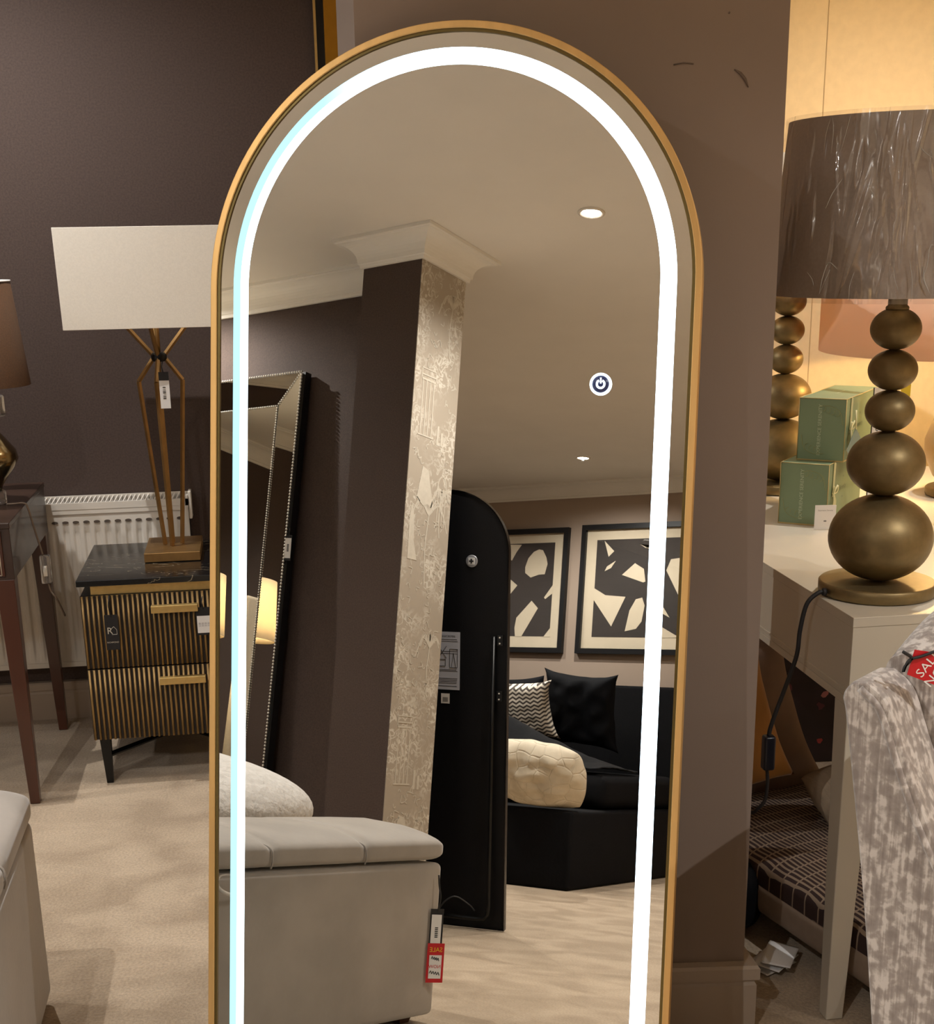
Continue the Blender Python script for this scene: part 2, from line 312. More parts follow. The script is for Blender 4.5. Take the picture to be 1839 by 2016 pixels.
# printed motifs on the toile paper: pavilions, palms, domes, figures (flat print, one joined part)
def toile_print():
    mb = MB(); X = -1.4086
    def jx(): cnt[0] += 1; return X + (cnt[0] % 12) * 4e-5
    def quad(y0, y1, z0, z1): mb.box(X, jx() + .0004, y0, y1, z0, z1)
    def poly(ps): mb.prism(ps, X, jx() + .0004, lambda u, v, d: (d, u, v))
    def stroke(ps, r=.0022):
        xx = jx() + .0002; ps = bez([(xx, a, b) for a, b in ps], 4)
        for a, b in zip(ps, ps[1:]):
            d = (b - a); d.normalize(); nn = Vector((0, -d.z, d.y)) * r
            mb.add([tuple(a + nn), tuple(a - nn), tuple(b - nn), tuple(b + nn)], [(0, 1, 2, 3)])
    rep = 1.24; cnt = [0]
    for k in (-1, 0, 1):
        z0 = 2.06 - .30 + k * rep - .02
        if z0 < -.2: pass
        def Z(a): return z0 + a
        # pavilion with columns and pediment
        for i in range(4): quad(-.055 - i * .022, -.050 - i * .022, Z(.05), Z(.245))
        quad(-.045, -.128, Z(.245), Z(.252)); quad(-.045, -.128, Z(.262), Z(.267)); quad(-.042, -.131, Z(.285), Z(.289)); quad(-.04, -.135, Z(.045), Z(.05))
        stroke([(-.045, Z(.252)), (-.045, Z(.289))]); stroke([(-.128, Z(.252)), (-.128, Z(.289))])
        for yy, h in ((-.155, .07), (-.18, .05)): quad(yy, yy - .012, Z(.03), Z(.03 + h)); 
        # palm
        for zb, yb, s_ in ((-.48, -.14, 1.25), (-.30, -.21, .7), (.36, -.2, .9)):
            stroke([(yb, Z(zb)), (yb + .01, Z(zb + .10 * s_)), (yb, Z(zb + .2 * s_))], .003)
            for a in range(-4, 5):
                th = a * .36
                stroke([(yb, Z(zb + .2 * s_)), (yb - .05 * s_ * math.sin(th), Z(zb + .2 * s_ + .055 * s_ * math.cos(th * .6))), (yb - .095 * s_ * math.sin(th), Z(zb + .2 * s_ + .05 * s_ * math.cos(th * 1.4) - .02))], .0026)
        # domed lantern
        for i in range(4): quad(-.185 - i * .015, -.189 - i * .015, Z(-.26), Z(-.13))
        quad(-.178, -.242, Z(-.13), Z(-.122)); stroke([(-.182, Z(-.122)), (-.19, Z(-.09)), (-.21, Z(-.075)), (-.23, Z(-.09)), (-.238, Z(-.122))], .003); quad(-.2, -.22, Z(-.075), Z(-.068))
        # howdah cloth and draped figure
        poly([(-.06, Z(-.18)), (-.085, Z(-.06)), (-.12, Z(-.07)), (-.15, Z(-.16)), (-.165, Z(-.21)), (-.13, Z(-.19)), (-.1, Z(-.2))])
        poly([(-.03, Z(-.40)), (-.028, Z(-.25)), (-.04, Z(-.2)), (-.055, Z(-.25)), (-.06, Z(-.33)), (-.085, Z(-.40))])
        for i in range(120):
            yy = -.02 - random.random() * .23; zz = random.uniform(-.62, .62); a = random.uniform(0, 6.3); r_ = random.uniform(.01, .022)
            if abs(zz - .15) < .12 and yy > -.14: continue
            stroke([(yy, Z(zz)), (max(-.262, min(-.008, yy + r_ * math.cos(a))), Z(zz + r_ * math.sin(a))), (max(-.262, min(-.008, yy + r_ * 1.5 * math.cos(a + 1))), Z(zz + 1.5 * r_ * math.sin(a + 1)))], .0018)
    keep = MB()
    for f, s_ in zip(mb.f, mb.sm):
        if all(0.14 < mb.v[i][2] < 2.40 and -.266 < mb.v[i][1] < -.003 for i in f): keep.add([mb.v[i] for i in f], [tuple(range(len(f)))], s_)
    o = keep.build('wallpaper_print', M_toile_print, fix=False); o['kind'] = 'structure'
    return o
toile_print()

# ------------------------------------------------------------------ ceiling downlights
def downlights():
    ring = MB().lathe([(.046, 0), (.046, -.004), (.040, -.007), (.033, -.003), (.033, .0)], 28, cap=False).mesh('trim_ring'); ring.materials.append(M_white)
    lens = MB().lathe([(.0325, -.002), (.0325, -.0032)], 24).mesh('lens'); lens.materials.append(emis('downlight_glow', (1, .93, .84), 26))
    for x, y, w, cone, nm in DOWN:
        t = thing('downlight', 'small round recessed ceiling downlight ' + nm, 'downlight', (x, y, ZC - .0006), group='ceiling downlights')
        for n_, me in (('trim_ring', ring), ('lens', lens)):
            o = bpy.data.objects.new(n_, me); COL.objects.link(o); o.parent = t
        l = bpy.data.lights.new('bulb', 'SPOT'); l.energy = w; l.color = WARM; l.spot_size = math.radians(cone); l.spot_blend = .9; l.shadow_soft_size = .006
        lo = bpy.data.objects.new('bulb', l); COL.objects.link(lo); lo.parent = t; lo.location = (0, 0, -.0098)
downlights()

# ------------------------------------------------------------------ the arched LED mirror
MT_, MU, MN = Vector((.9286, -.3710, 0)), Vector((.0682, .1708, .9829)), Vector((-.3647, -.9128, .1839))
MPT = Vector((.3148, 2.14, 1.3846))
HW, ZA = .3825, 1.4005            # half width, height of the arch centre
mb_ = MPT + MT_ * -.0205 + MU * (-1.4086)
mir = thing('arched_mirror', 'tall arched floor mirror in thin gold frame with glowing LED band', 'mirror')
mir.matrix_world = Matrix(((MT_.x, -MN.x, MU.x, mb_.x), (MT_.y, -MN.y, MU.y, mb_.y), (MT_.z, -MN.z, MU.z, mb_.z + .006), (0, 0, 0, 1)))
def arch(r, z0, za=ZA, n=72):
    return [(-r, z0)] + [(-r * math.cos(PI * k / n), za + r * math.sin(PI * k / n)) for k in range(n + 1)] + [(r, z0)]
def ring_prism(po, pi, y0, y1):
    n = len(po); mb = MB(); v = [(a, y, b) for y in (y0, y1) for p in (po, pi) for a, b in p]
    f = []
    for i in range(n):
        j = (i + 1) % n
        f += [(i, j, n + j, n + i), (2 * n + i, 3 * n + i, 3 * n + j, 2 * n + j), (i, 2 * n + i, 2 * n + j, j), (n + i, n + j, 3 * n + j, 3 * n + i)]
    return mb.add(v, f)
ring_prism(arch(HW, 0), arch(HW - .0105, .0105), -.004, .030).build('frame', M_gold, mir, bevel=.0012)
ring_prism(arch(HW - .0108, .0108), arch(HW - .0150, .015), -.0012, .002).build('inner_rim', mat('olive_rim', (116, 100, 58), .3, .7), mir)
MB().prism(arch(HW - .0108, .011), .0015, .004, lambda u, v, d: (u, d, v)).build('glass', M_mirror, mir)
MB().prism(arch(HW - .011, .012), .0045, .028, lambda u, v, d: (u, d, v)).build('back_panel', M_black, mir)
def led():
    m = bpy.data.materials.new('led_glow'); m.use_nodes = True; nt = m.node_tree; nt.nodes.clear()
    e = nt.nodes.new('ShaderNodeEmission'); e.inputs[0].default_value = (.70, .88, 1.0, 1); e.inputs[1].default_value = 4.4
    o = nt.nodes.new('ShaderNodeOutputMaterial'); nt.links.new(e.outputs[0], o.inputs[0]); return m
def led_edge():            # outer part of the diffuser: cooler and weaker to the left, a viewing-angle tint painted into the emission
    m = bpy.data.materials.new('led_edge_glow'); m.use_nodes = True; nt = m.node_tree; nt.nodes.clear()
    e = nt.nodes.new('ShaderNodeEmission'); o = nt.nodes.new('ShaderNodeOutputMaterial'); nt.links.new(e.outputs[0], o.inputs[0])
    tc = nt.nodes.new('ShaderNodeTexCoord'); sp = nt.nodes.new('ShaderNodeSeparateXYZ'); nt.links.new(tc.outputs['Object'], sp.inputs[0])
    mr = nt.nodes.new('ShaderNodeMapRange'); mr.inputs[1].default_value = -.20; mr.inputs[2].default_value = .12; nt.links.new(sp.outputs[0], mr.inputs[0])
    mx = nt.nodes.new('ShaderNodeMix'); mx.data_type = 'RGBA'; mx.inputs[6].default_value = (.42, .82, .92, 1); mx.inputs[7].default_value = (2.8, 3.5, 4, 1)
    nt.links.new(mr.outputs[0], mx.inputs[0]); nt.links.new(mx.outputs[2], e.inputs[0]); return m
ring_prism(arch(.3455, .037), arch(.3338, .0487), .0002, .0012).build('led_edge', led_edge(), mir)
ring_prism(arch(.3337, .0488), arch(.3215, .061), .0002, .0012).build('led_strip', led(), mir)
btn = MB().lathe([(.0001, 0), (.0145, 0), (.0145, .0006), (.0001, .0006)], 32, cap=False).build('power_button', mat('button_blue', (52, 62, 110), .3), mir)
bz = ZA - .009 - .0195 + 1.4086 - 1.4005
btn.matrix_local = Matrix.Translation((.2395, -.0004, 1.4086 - .153)) @ Matrix.Rotation(PI / 2, 4, 'X')
M_btn = emis('button_glow', (.8, .95, 1.0), 3.0)
def ringm(r0, r1, a0=0, a1=2 * PI, n=32, z=.0008):
    return MB().grid(lambda u, v: ((r0 + (r1 - r0) * v) * math.cos(a0 + (a1 - a0) * u), (r0 + (r1 - r0) * v) * math.sin(a0 + (a1 - a0) * u), z), n, 2, False)
ringm(.0128, .0165).build('ring', M_btn, btn, fix=False)
pw = ringm(.0042, .0072, PI / 2 + .45, PI / 2 + 2 * PI - .45); pw.box(-.0011, .0011, .001, .0095, .0007, .0009); pw.build('icon', M_btn, btn, fix=False)
# fold-out stand behind (two dark legs)
for sx in (-1, 1):
    MB().tube([(sx * .29, .034, 1.02), (sx * .29, .15, .055)], .009, 8).build('stand_leg', M_blackm, mir)
MB().tube([(-.29, .15, .055), (.29, .15, .055)], .009, 8).build('stand_bar', M_blackm, mir)

# ------------------------------------------------------------------ left side: fluted bedside cabinet
cab = thing('bedside_cabinet', 'two-drawer bedside cabinet with gold fluted fronts and black marble top', 'cabinet', (-.28, 3.95, 0))
M_marble = mat('black_marble', (20, 21, 22), .18, var=.3, vs=6, col2=None)
nt = M_marble.node_tree; bs_ = nt.nodes['Principled BSDF']
tc = nt.nodes.new('ShaderNodeTexCoord'); mp = nt.nodes.new('ShaderNodeMapping'); mp.inputs['Scale'].default_value = (2.2, 7, 5); nt.links.new(tc.outputs['Object'], mp.inputs[0])
nn = nt.nodes.new('ShaderNodeTexNoise'); nn.inputs['Scale'].default_value = 2.2; nn.inputs['Detail'].default_value = 4; nn.inputs['Distortion'].default_value = .8; nt.links.new(mp.outputs[0], nn.inputs[0])
rr = nt.nodes.new('ShaderNodeValToRGB'); e = rr.color_ramp.elements; e[0].position = .0; e[0].color = lin((17, 18, 19)); e[1].position = 1; e[1].color = lin((20, 21, 22))
for p_, c_ in ((.4975, (18, 19, 20)), (.5, (150, 136, 112)), (.5025, (18, 19, 20))): k = e.new(p_); k.color = lin(c_)
nt.links.new(nn.outputs[0], rr.inputs[0]); nt.links.new(rr.outputs[0], bs_.inputs['Base Color'])
CX0, CX1, CYF, CYB = -.223, .223, -.239, .215        # local box: front at y = 3.711
MB().box(CX0 - .006, CX1 + .006, CYF - .006, CYB + .012, .576, .593).build('marble_top', M_marble, cab, bevel=.0015)
MB().box(CX0 + .028, CX1 - .028, CYF + .014, CYB - .01, .549, .5755).build('neck_band', M_gold2, cab)
MB().box(CX0, CX1, CYF + .012, CYB, .138, .548).build('carcass', M_black, cab, bevel=.002)
M_flute = mat('antique_gold_flute', (158, 130, 86), .4, .75, var=.1, vs=50, stretch=(1, 1, .1))
pit = .0133; nrib = int((CX1 - CX0) / pit)
for z0, z1, hz, hx in ((.345, .548, .507, -.037), (.138, .341, .303, -.03)):
    dr = MB().box(CX0, CX1, CYF + .0035, CYF + .012, z0, z1).build('drawer', mat('flute_recess', (24, 14, 8), .6), cab)
    prof = [(-.0036, .0038), (-.0034, .0008), (-.002, -.001), (0, -.0016), (.002, -.001), (.0034, .0008), (.0036, .0038)]
    rib0 = MB().prism(prof, z0, z1, lambda u, v, d: (u, CYF + v, d), True).build('rib', M_flute, dr)
    rib0.location.x = CX0 + .005
    for i in range(1, nrib): inst(rib0, 'rib', dr, (CX0 + .005 + i * pit, 0, 0))
    h = MB(); h.box(hx, hx + .125, CYF - .022, CYF - .0172, hz - .010, hz + .010); h.box(hx, hx + .125, CYF - .0172, CYF - .0022, hz + .006, hz + .010)
    h.build('handle', M_gold2, dr, bevel=.0012)
for sx, sy in ((-1, -1), (1, -1), (-1, 1), (1, 1)):
    x_ = sx * .195; y_ = -.21 if sy < 0 else .185
    MB().frustum((x_ - .009 - .002 * sx, x_ + .009 - .002 * sx, y_ - .009, y_ + .009, 0.001), (x_ - .015, x_ + .015, y_ - .014, y_ + .014, .137)).build('leg', M_blackm, cab, bevel=.001)
for sx in (-1, 1):
    MB().tube([(sx * .188, -.206, .082), (-sx * .188, .181, .082)] if sx < 0 else [(sx * .188, -.206, .0825), (0.004, -.012, .0825)], .008, 4).build('stretcher', M_blackm, cab)
# swing tags on the cabinet handles/neck
def swing_tag(label, loc, rz, w, h, m, cord=.05, tilt=0):
    t = thing('price_tag', label, 'tag', loc, rz)
    MB().box(-w / 2, w / 2, -.0007, .0007, -h, 0).build('card', m, t)
    if cord: MB().tube([(0, 0, -.006), (-.004, -.001, cord * .5), (0, .002, cord)], .0016, 5).build('cord', M_inkblk, t)
    return t
t = swing_tag('black swing tag with house logo hanging on fluted drawer', (-.425, 3.7005, .497), 0, .036, .098, M_inkblk, .052)
logo_m = mat('pale_ink', (205, 196, 180), .5)
text('R', .026, logo_m, t, (-.006, -.0011, -.045), (1, 0, 0), (0, 0, 1))
lg = MB()
hp = [(-.001, -.055), (.0125, -.055), (.0125, -.042), (.005, -.033), (-.004, -.041)]
for a, b in zip(hp, hp[1:]): lg.tube([(a[0], -.0011, a[1]), (b[0], -.0011, b[1])], .0005, 4)
lg.build('house_outline', logo_m, t)
text('RICHMOND', .0058, logo_m, t, (0, -.0011, -.077), (1, 0, 0), (0, 0, 1))
t = swing_tag('black and white price tag on cabinet beside upper handle', (-.178, 3.7000, .505), 0, .042, .078, M_inkblk, .030)
MB().box(-.019, .019, -.0013, -.0009, -.072, -.024).build('white_label', M_paper, t)
for i in range(4): text('|||| ||', .006, M_grey_ink, t, (-.012 + i * .008, -.0016, -.048), (0, 0, -1), (1, 0, 0))

# white lamp on the cabinet
lamp = thing('table_lamp', 'brass rod table lamp with wide ivory rectangular shade on cabinet', 'lamp', (-.262, 4.0, .5945))
MB().box(-.078, .078, -.112, .112, 0, .026).build('base', M_bronze, lamp, bevel=.0015)
for az in (4, 98, 184, 262):
    c_, s_ = math.cos(math.radians(az)), math.sin(math.radians(az))
    pts = [(.024, .027), (.060, .492), (.0125, .558), (.080, .640), (.082, .66)]
    mb = MB()
    for (r0, a), (r1, b) in zip(pts, pts[1:]): mb.tube([(r0 * c_, r0 * s_, a), (r1 * c_, r1 * s_, b)], .0062, 4)
    mb.build('rod', M_bronze, lamp)
MB().tube([(0, 0, .555), (0, 0, .70)], .006, 8).build('stem', M_bronze, lamp)
MB().lathe([(.018, .545), (.022, .552), (.022, .562), (.018, .569)], 16).build('collar', M_blackm, lamp)
sh = MB(); w_, d_, z0, z1 = .238, .105, .640, .902
def ring4(w, d, z): return [(-w, -d, z), (w, -d, z), (w, d, z), (-w, d, z)]
sh.add(ring4(w_, d_, z0) + ring4(w_ + .004, d_ + .003, z1) + ring4(w_ - .003, d_ - .003, z0) + ring4(w_ + .001, d_, z1),
       [f for i in range(4) for j in [(i + 1) % 4] for f in ((i, j, 4 + j, 4 + i), (8 + i, 12 + i, 12 + j, 8 + j), (i, 8 + i, 8 + j, j), (4 + i, 4 + j, 12 + j, 12 + i))])
sh.build('shade', M_cloth, lamp, bevel=.0008)
MB().tube([(-.24, 0, .66), (.24, 0, .66)], .003, 6).build('shade_spider', M_bronze, lamp)
t = swing_tag('white barcode tag tied to brass rod lamp', (-.249, 3.93, 1.115), -.04, .027, .098, M_paper, .030)
MB().box(-.0136, .0136, -.0016, -.0008, -.022, .001).build('black_top', M_inkblk, t)
for i in range(7): MB().box(-.005, .003, -.0014, -.0010, -.072 + i * .005, -.0695 + i * .005 - (i % 3) * .0008).build('barcode_bar', M_inkblk, t)

# ------------------------------------------------------------------ radiator
rad = thing('radiator', 'white panel radiator with top grille below the brown wall', 'radiator', (-.55, 4.278, .0))
X0, X1 = -.42, .322
npan = 23
def fl(u, v):
    x = X0 + .012 + (X1 - X0 - .024) * u; ph = (u * npan) % 1
    dep = .007 * (1 if .28 < ph < .72 else (0 if (ph < .18 or ph > .82) else (.5)))
    z = .20 + (.672 - .20) * v
    edge = 1 if .06 < v < .90 else 0
    return (x, -.0 + dep * edge, z)
fp = MB().grid(fl, npan * 12 + 1, 26, True)
fp.box(X0, X1, .010, .05, .192, .68); fp.box(X0, X0 + .013, -.002, .05, .192, .68); fp.box(X1 - .013, X1, -.002, .05, .192, .68); fp.box(X0, X1, -.003, .05, .67, .684); fp.box(X0, X1, -.003, .012, .188, .204)
fp.build('front_panel', M_white, rad)
for i in range(npan):
    if i == 0: sl0 = MB().lathe([(.0095, -.0015), (.0095, .0015)], 14, sq=.45).build('slot', mat('slot_dark', (92, 80, 70), .8), rad); sl0.rotation_euler = (PI / 2, 0, 0); sl0.location = (X0 + .012 + (X1 - X0 - .024) * (.5) / npan, -.0008, .645)
    else: inst(sl0, 'slot', rad, (X0 + .012 + (X1 - X0 - .024) * (i + .5) / npan, -.0008, .645), (PI / 2, 0, 0))
gr = MB().box(X0, X1, -.004, .004, .684, .704); gr.box(X0, X1, .060, .066, .684, .716); gr.box(X0, X0 + .008, -.004, .066, .684, .714); gr.box(X1 - .008, X1, -.004, .066, .684, .714)
gr.build('top_grille', M_white, rad)
fin0 = None
for i in range(54):
    x = X0 + .012 + i * .0133
    if fin0 is None:
        fin0 = MB().add([(-.002, .004, .698), (.002, .004, .698), (.012, .060, .713), (.008, .060, .713), (-.002, .004, .695), (.002, .004, .695), (.012, .060, .710), (.008, .060, .710)],
                        [(0, 1, 2, 3), (4, 7, 6, 5), (0, 4, 5, 1), (1, 5, 6, 2), (2, 6, 7, 3), (3, 7, 4, 0)]).build('fin', M_white, rad); fin0.location.x = x
    else: inst(fin0, 'fin', rad, (x, 0, 0))
MB().box(X0 + .01, X1 - .01, .006, .058, .66, .684).build('dark_infill', mat('dark_void', (30, 24, 20), .9), rad)  # dark fill stands in for shade inside the radiator
MB().box(X1 + .001, X1 + .010, .0, .05, .64, .725).build('end_bracket', M_white, rad, bevel=.002)
MB().tube([(X1 - .05, .03, .19), (X1 - .05, .03, .002)], .008, 8).build('pipe', M_white, rad)
MB().tube([(X0 + .05, .03, .19), (X0 + .05, .03, .002)], .008, 8).build('pipe', M_white, rad)

# ------------------------------------------------------------------ dark console table on the left and its lamp
con = thing('console_table', 'dark mahogany console table with tapered legs and pale inlaid drawer', 'table', (-1.195, 3.93, 0))
cx, cyf, cyb = .55, -.318, .320
MB().box(-cx, cx, cyf - .004, cyb, .762, .777).build('table_top', M_wood2, con, bevel=.002)
MB().box(-cx + .004, cx - .002, cyf, cyb - .006, .628, .7618).build('apron', M_wood2, con, bevel=.0015)
for sx, sy in ((1, -1), (1, 1), (-1, -1), (-1, 1)):
    xo = sx * (cx - .004); xi = sx * (cx - .052); xb = sx * (cx - .030)
    if sy < 0: ya, yb, yc_ = cyf + .001, cyf + .05, cyf + .027
    else: ya, yb, yc_ = cyb - .008, cyb - .056, cyb - .034
    MB().frustum((min(xo, xb), max(xo, xb), min(ya, yc_), max(ya, yc_), .001), (min(xo, xi), max(xo, xi), min(ya, yb), max(ya, yb), .6275)).build('leg', M_wood, con, bevel=.0015)
for dx in (-.36, 0.0, .36):
    d = MB().box(dx - .166, dx + .166, cyf - .006, cyf + .002, .638, .757).build('drawer', M_wood, con, bevel=.001)
    q = MB(); zz0, zz1, a0, a1 = .641, .752, dx - .158, dx + .158
    for p_, r_ in (((a0, zz0), (a1, zz0)), ((a1, zz0), (a1, zz1)), ((a1, zz1), (a0, zz1)), ((a0, zz1), (a0, zz0))):
        q.tube([(p_[0], cyf - .0065, p_[1]), (r_[0], cyf - .0065, r_[1])], .0016, 6)
    q.build('inlay_bead', mat('silver_inlay', (206, 196, 182), .4, .4), d)
    MB().lathe([(.004, 0), (.008, .006), (.009, .012), (.002, .017)], 14).build('knob', M_silver, d).matrix_local = Matrix.Translation((dx, cyf - .006, .697)) @ Matrix.Rotation(PI / 2, 4, 'X')
bl = thing('table_lamp', 'bronze drum-shade lamp with oval metal body on dark console', 'lamp', (-.735, 3.9, .7782))
def cryst(z0, z1, r): return MB().lathe([(r * .96, z0), (r, z0 + .004), (r, z1 - .004), (r * .96, z1)], 8, smooth=False)
cryst(0, .035, .040).build('crystal_base', M_glasscl, bl)
MB().lathe([(.03, .036), (.035, .05), (.05, .072), (.072, .10), (.083, .122), (.078, .145), (.055, .175), (.035, .20), (.028, .235)], 32).build('body', mat('champagne_metal', (156, 138, 104), .18, 1.0, var=.06, vs=10), bl)
cryst(.236, .292, .062).build('crystal_neck', M_glasscl, bl)
MB().lathe([(.010, .293), (.010, .40)], 12).build('stem', M_silver, bl)
M_bshade = mat('bronze_silk_shade', (88, 61, 40), .6, var=.14, vs=240, bump=.04, bs=400)
shp = [(.136, .318), (.110, .588), (.1085, .588), (.1345, .318), (.136, .318)]
MB().lathe(shp, 48, cap=False).build('shade', M_bshade, bl)
MB().lathe([(.1085, .586), (.1085, .589), (.1115, .589), (.1115, .586)], 48, cap=False).build('shade_rim', M_paper, bl)
for a in (0, 2.09, 4.19): MB().tube([(0, 0, .40), (.1085 * math.cos(a), .1085 * math.sin(a), .5835)], .002, 5).build('shade_arm', M_silver, bl)
cb = thing('lamp_cord', 'clear lamp cord with inline switch draped over console edge', 'cord', (-.69, 3.86, .7782))
pth = [(0, 0, .004), (.02, -.06, .0042), (.055, -.09, .0042), (.06, -.07, .002), (.066, -.065, -.06), (.078, -.055, -.125), (.085, -.05, -.165)]
pth = [(-.0, .0, .004), (.015, -.0, .0035), (.045, -.0, .0045), (.054, 0, -.008), (.064, .0, -.06), (.074, .0, -.11), (.080, .0, -.142)]
MB().tube(bez(pth, 6), .0028, 8).build('cable', mat('smoky_cable', (122, 104, 88), .25), cb)
MB().tube(bez([(.088, 0, -.222), (.092, 0, -.245), (.105, 0, -.268), (.115, .05, -.33)], 6), .0028, 8).build('cable', MT['smoky_cable'], cb)
rbox(.070, .098, -.010, .010, -.222, -.142, .004, 2).build('inline_switch', M_glasscl, cb)
rbox(.078, .090, -.0125, -.0102, -.2, -.17, .001, 1).build('rocker', M_silver, cb)

# ------------------------------------------------------------------ velvet ottoman (seen directly at bottom left and in the mirror)
ot = thing('ottoman', 'long mink velvet storage ottoman with channelled lid', 'ottoman', (-.71, 1.75, 0))
OX0, OX1, OY0, OY1 = -.225, .233, -.80, .80
rbox(OX0, OX1, OY0, OY1, .022, .398, .016, 4).build('body', M_velvet, ot)
def lid(u, v):
    # u round the cross-section, v along y
    y = OY0 - .006 + (OY1 - OY0 + .012) * v
    e_ = min(v, 1 - v) * (OY1 - OY0) / .05; k = 1 if e_ > 1 else math.sqrt(max(0, 1 - (1 - e_) ** 2))
    g = 0
    for sy in (-.48, -.16, .16, .48):
        g = max(g, math.exp(-((y - sy) / .012) ** 2))
    g = min(1, g)
    hw = (OX1 - OX0) / 2 + .006 - .007 * g; xc = (OX0 + OX1) / 2
    a = 2 * PI * u; ca, sa = math.cos(a), math.sin(a)
    px = math.copysign(abs(ca) ** .32, ca) * (hw - (1 - k) * .02); pz = math.copysign(abs(sa) ** .45, sa)
    zc, hz = .431, .0305 * (.35 + .65 * k)
    z = zc + pz * hz + (max(0, pz) * (.030 * (1 - (px / hw) ** 2) * k - .011 * g))
    return (xc + px, y, z)
l_ = MB().grid(lid, 64, 161, True, closeu=True)
n_ = 161
l_.f += [tuple(i * n_ for i in range(64)), tuple(i * n_ + 160 for i in range(64))[::-1]]; l_.sm += [True, True]
l_.build('lid', M_velvet, ot)
# piping channels continue down the side as small puckers
for sy in (-.48, -.16, .16, .48):
    MB().tube(bez([(OX1 + .002, sy, .404), (OX1 + .0055, sy, .42), (OX1 - .002, sy, .446), (OX1 - .05, sy, .4585)], 5), .0022, 6).build('piping', M_velvet, ot)
# lift strap: pale ring pull on the long side
MB().tube([(OX1 + .006 + .028 * math.sin(a) * .55, .02 + .035 * math.cos(a) - .055, .375 - .018 * (math.sin(a))) for a in [i / 24 * 2 * PI for i in range(25)]], .0042, 8).build('ring_pull', mat('pale_satin', (226, 218, 208), .35), ot)
for sx in (-1, 1):
    for sy in (-1, 1):
        MB().frustum((sx * .17 - .018, sx * .17 + .018, sy * .74 - .018, sy * .74 + .018, .001), (sx * .17 - .024, sx * .17 + .024, sy * .74 - .024, sy * .74 + .024, .0215)).build('foot', M_wood, ot)
# sale tag hanging on the ottoman's near corner
t = thing('sale_tag', 'black barcode tag and red sale card hanging on ottoman corner', 'tag', (-.4600, .985, .285), 2.2)
MB().tube(bez([(0, 0, -.004), (-.004, -.002, .03), (.001, -.001, .06), (.003, .002, .085)], 5), .0022, 6).build('cord', M_inkblk, t)
MB().box(-.016, .018, -.0008, .0008, -.09, .002).build('black_card', M_inkblk, t)
MB().box(-.011, .015, -.0016, -.001, -.086, -.012).build('white_label', M_paper, t)
for i in range(6): MB().box(-.003, .005, -.0021, -.0017, -.068 + i * .0045, -.0655 + i * .0045).build('barcode_bar', M_inkblk, t)
rc = MB().box(-.023, .021, -.0030, -.0022, -.178, -.082).build('sale_card', M_red, t)
text('SALE', .016, M_yellow, t, (-.001, -.0034, -.098), (1, 0, 0), (0, 0, 1))
MB().box(-.017, .015, -.0035, -.0031, -.168, -.111).build('price_panel', M_paper, t)
for zz, w_ in ((-.122, .010), (-.157, .013)):
    MB().tube(bez([(-w_ + i * w_ / 4, -.0038, zz + (.004 if i % 2 else -.003) + .0006 * i) for i in range(9)], 3), .0009, 4).build('handwriting', M_inkblk, t)
text('NOW', .012, M_red, t, (0, -.0039, -.139), (1, 0, 0), (0, 0, 1))

# ------------------------------------------------------------------ pixel helper: photo pixel -> ray -> (mirror) -> plane
FPX, CXP, CYP = 2714.6, 910.1, 1315.6
CO = Vector((0, 0, CAMZ))
def px_dir(x, y): return (RX * ((x - CXP) / FPX) + RD * ((y - CYP) / FPX) + RF).normalized()
def in_mirror(x, y, ax, val):
    d = px_dir(x, y); o = CO + d * ((MPT - CO).dot(MN) / d.dot(MN)); r = d - MN * (2 * d.dot(MN))
    return o + r * ((val - o[ax]) / r[ax])
def on_plane(x, y, ax, val):
    d = px_dir(x, y); return CO + d * ((val - CO[ax]) / d[ax])

# ------------------------------------------------------------------ bead-framed mirror leaning on the brown partition
wm = thing('wall_mirror', 'tall mirror in silver beaded frame leaning on brown wall', 'mirror', (-2.545, -.134, .002))
wm.rotation_euler = (math.radians(1.9), 0, 0)
w_, h_, fw = .45, 2.118, .128
MB().box(-w_, w_, -.022, .0122, 0, h_).build('backing', M_black, wm)
MB().box(-w_ + fw, w_ - fw, .013, .016, fw, h_ - fw).build('glass', M_mirror, wm)
def quadpan(p, y0, y1):
    # p: four (x,z,isinner)
    v = [(x, (y1 if i else y0), z) for x, z, i in p] + [(x, .0125, z) for x, z, i in p]
    return MB().add(v, [(0, 1, 2, 3), (7, 6, 5, 4), (0, 4, 5, 1), (1, 5, 6, 2), (2, 6, 7, 3), (3, 7, 4, 0)])
o_, i_ = w_ - .008, w_ - fw + .004
for p in ([(-o_, h_ - .008, 0), (o_, h_ - .008, 0), (i_, h_ - fw + .004, 1), (-i_, h_ - fw + .004, 1)], [(-o_, .008, 0), (-i_, fw - .004, 1), (i_, fw - .004, 1), (o_, .008, 0)],
          [(-o_, .008, 0), (-o_, h_ - .008, 0), (-i_, h_ - fw + .004, 1), (-i_, fw - .004, 1)], [(o_, .008, 0), (i_, fw - .004, 1), (i_, h_ - fw + .004, 1), (o_, h_ - .008, 0)]):
    quadpan(p, .030, .016).build('bevel_panel', M_mirror, wm)
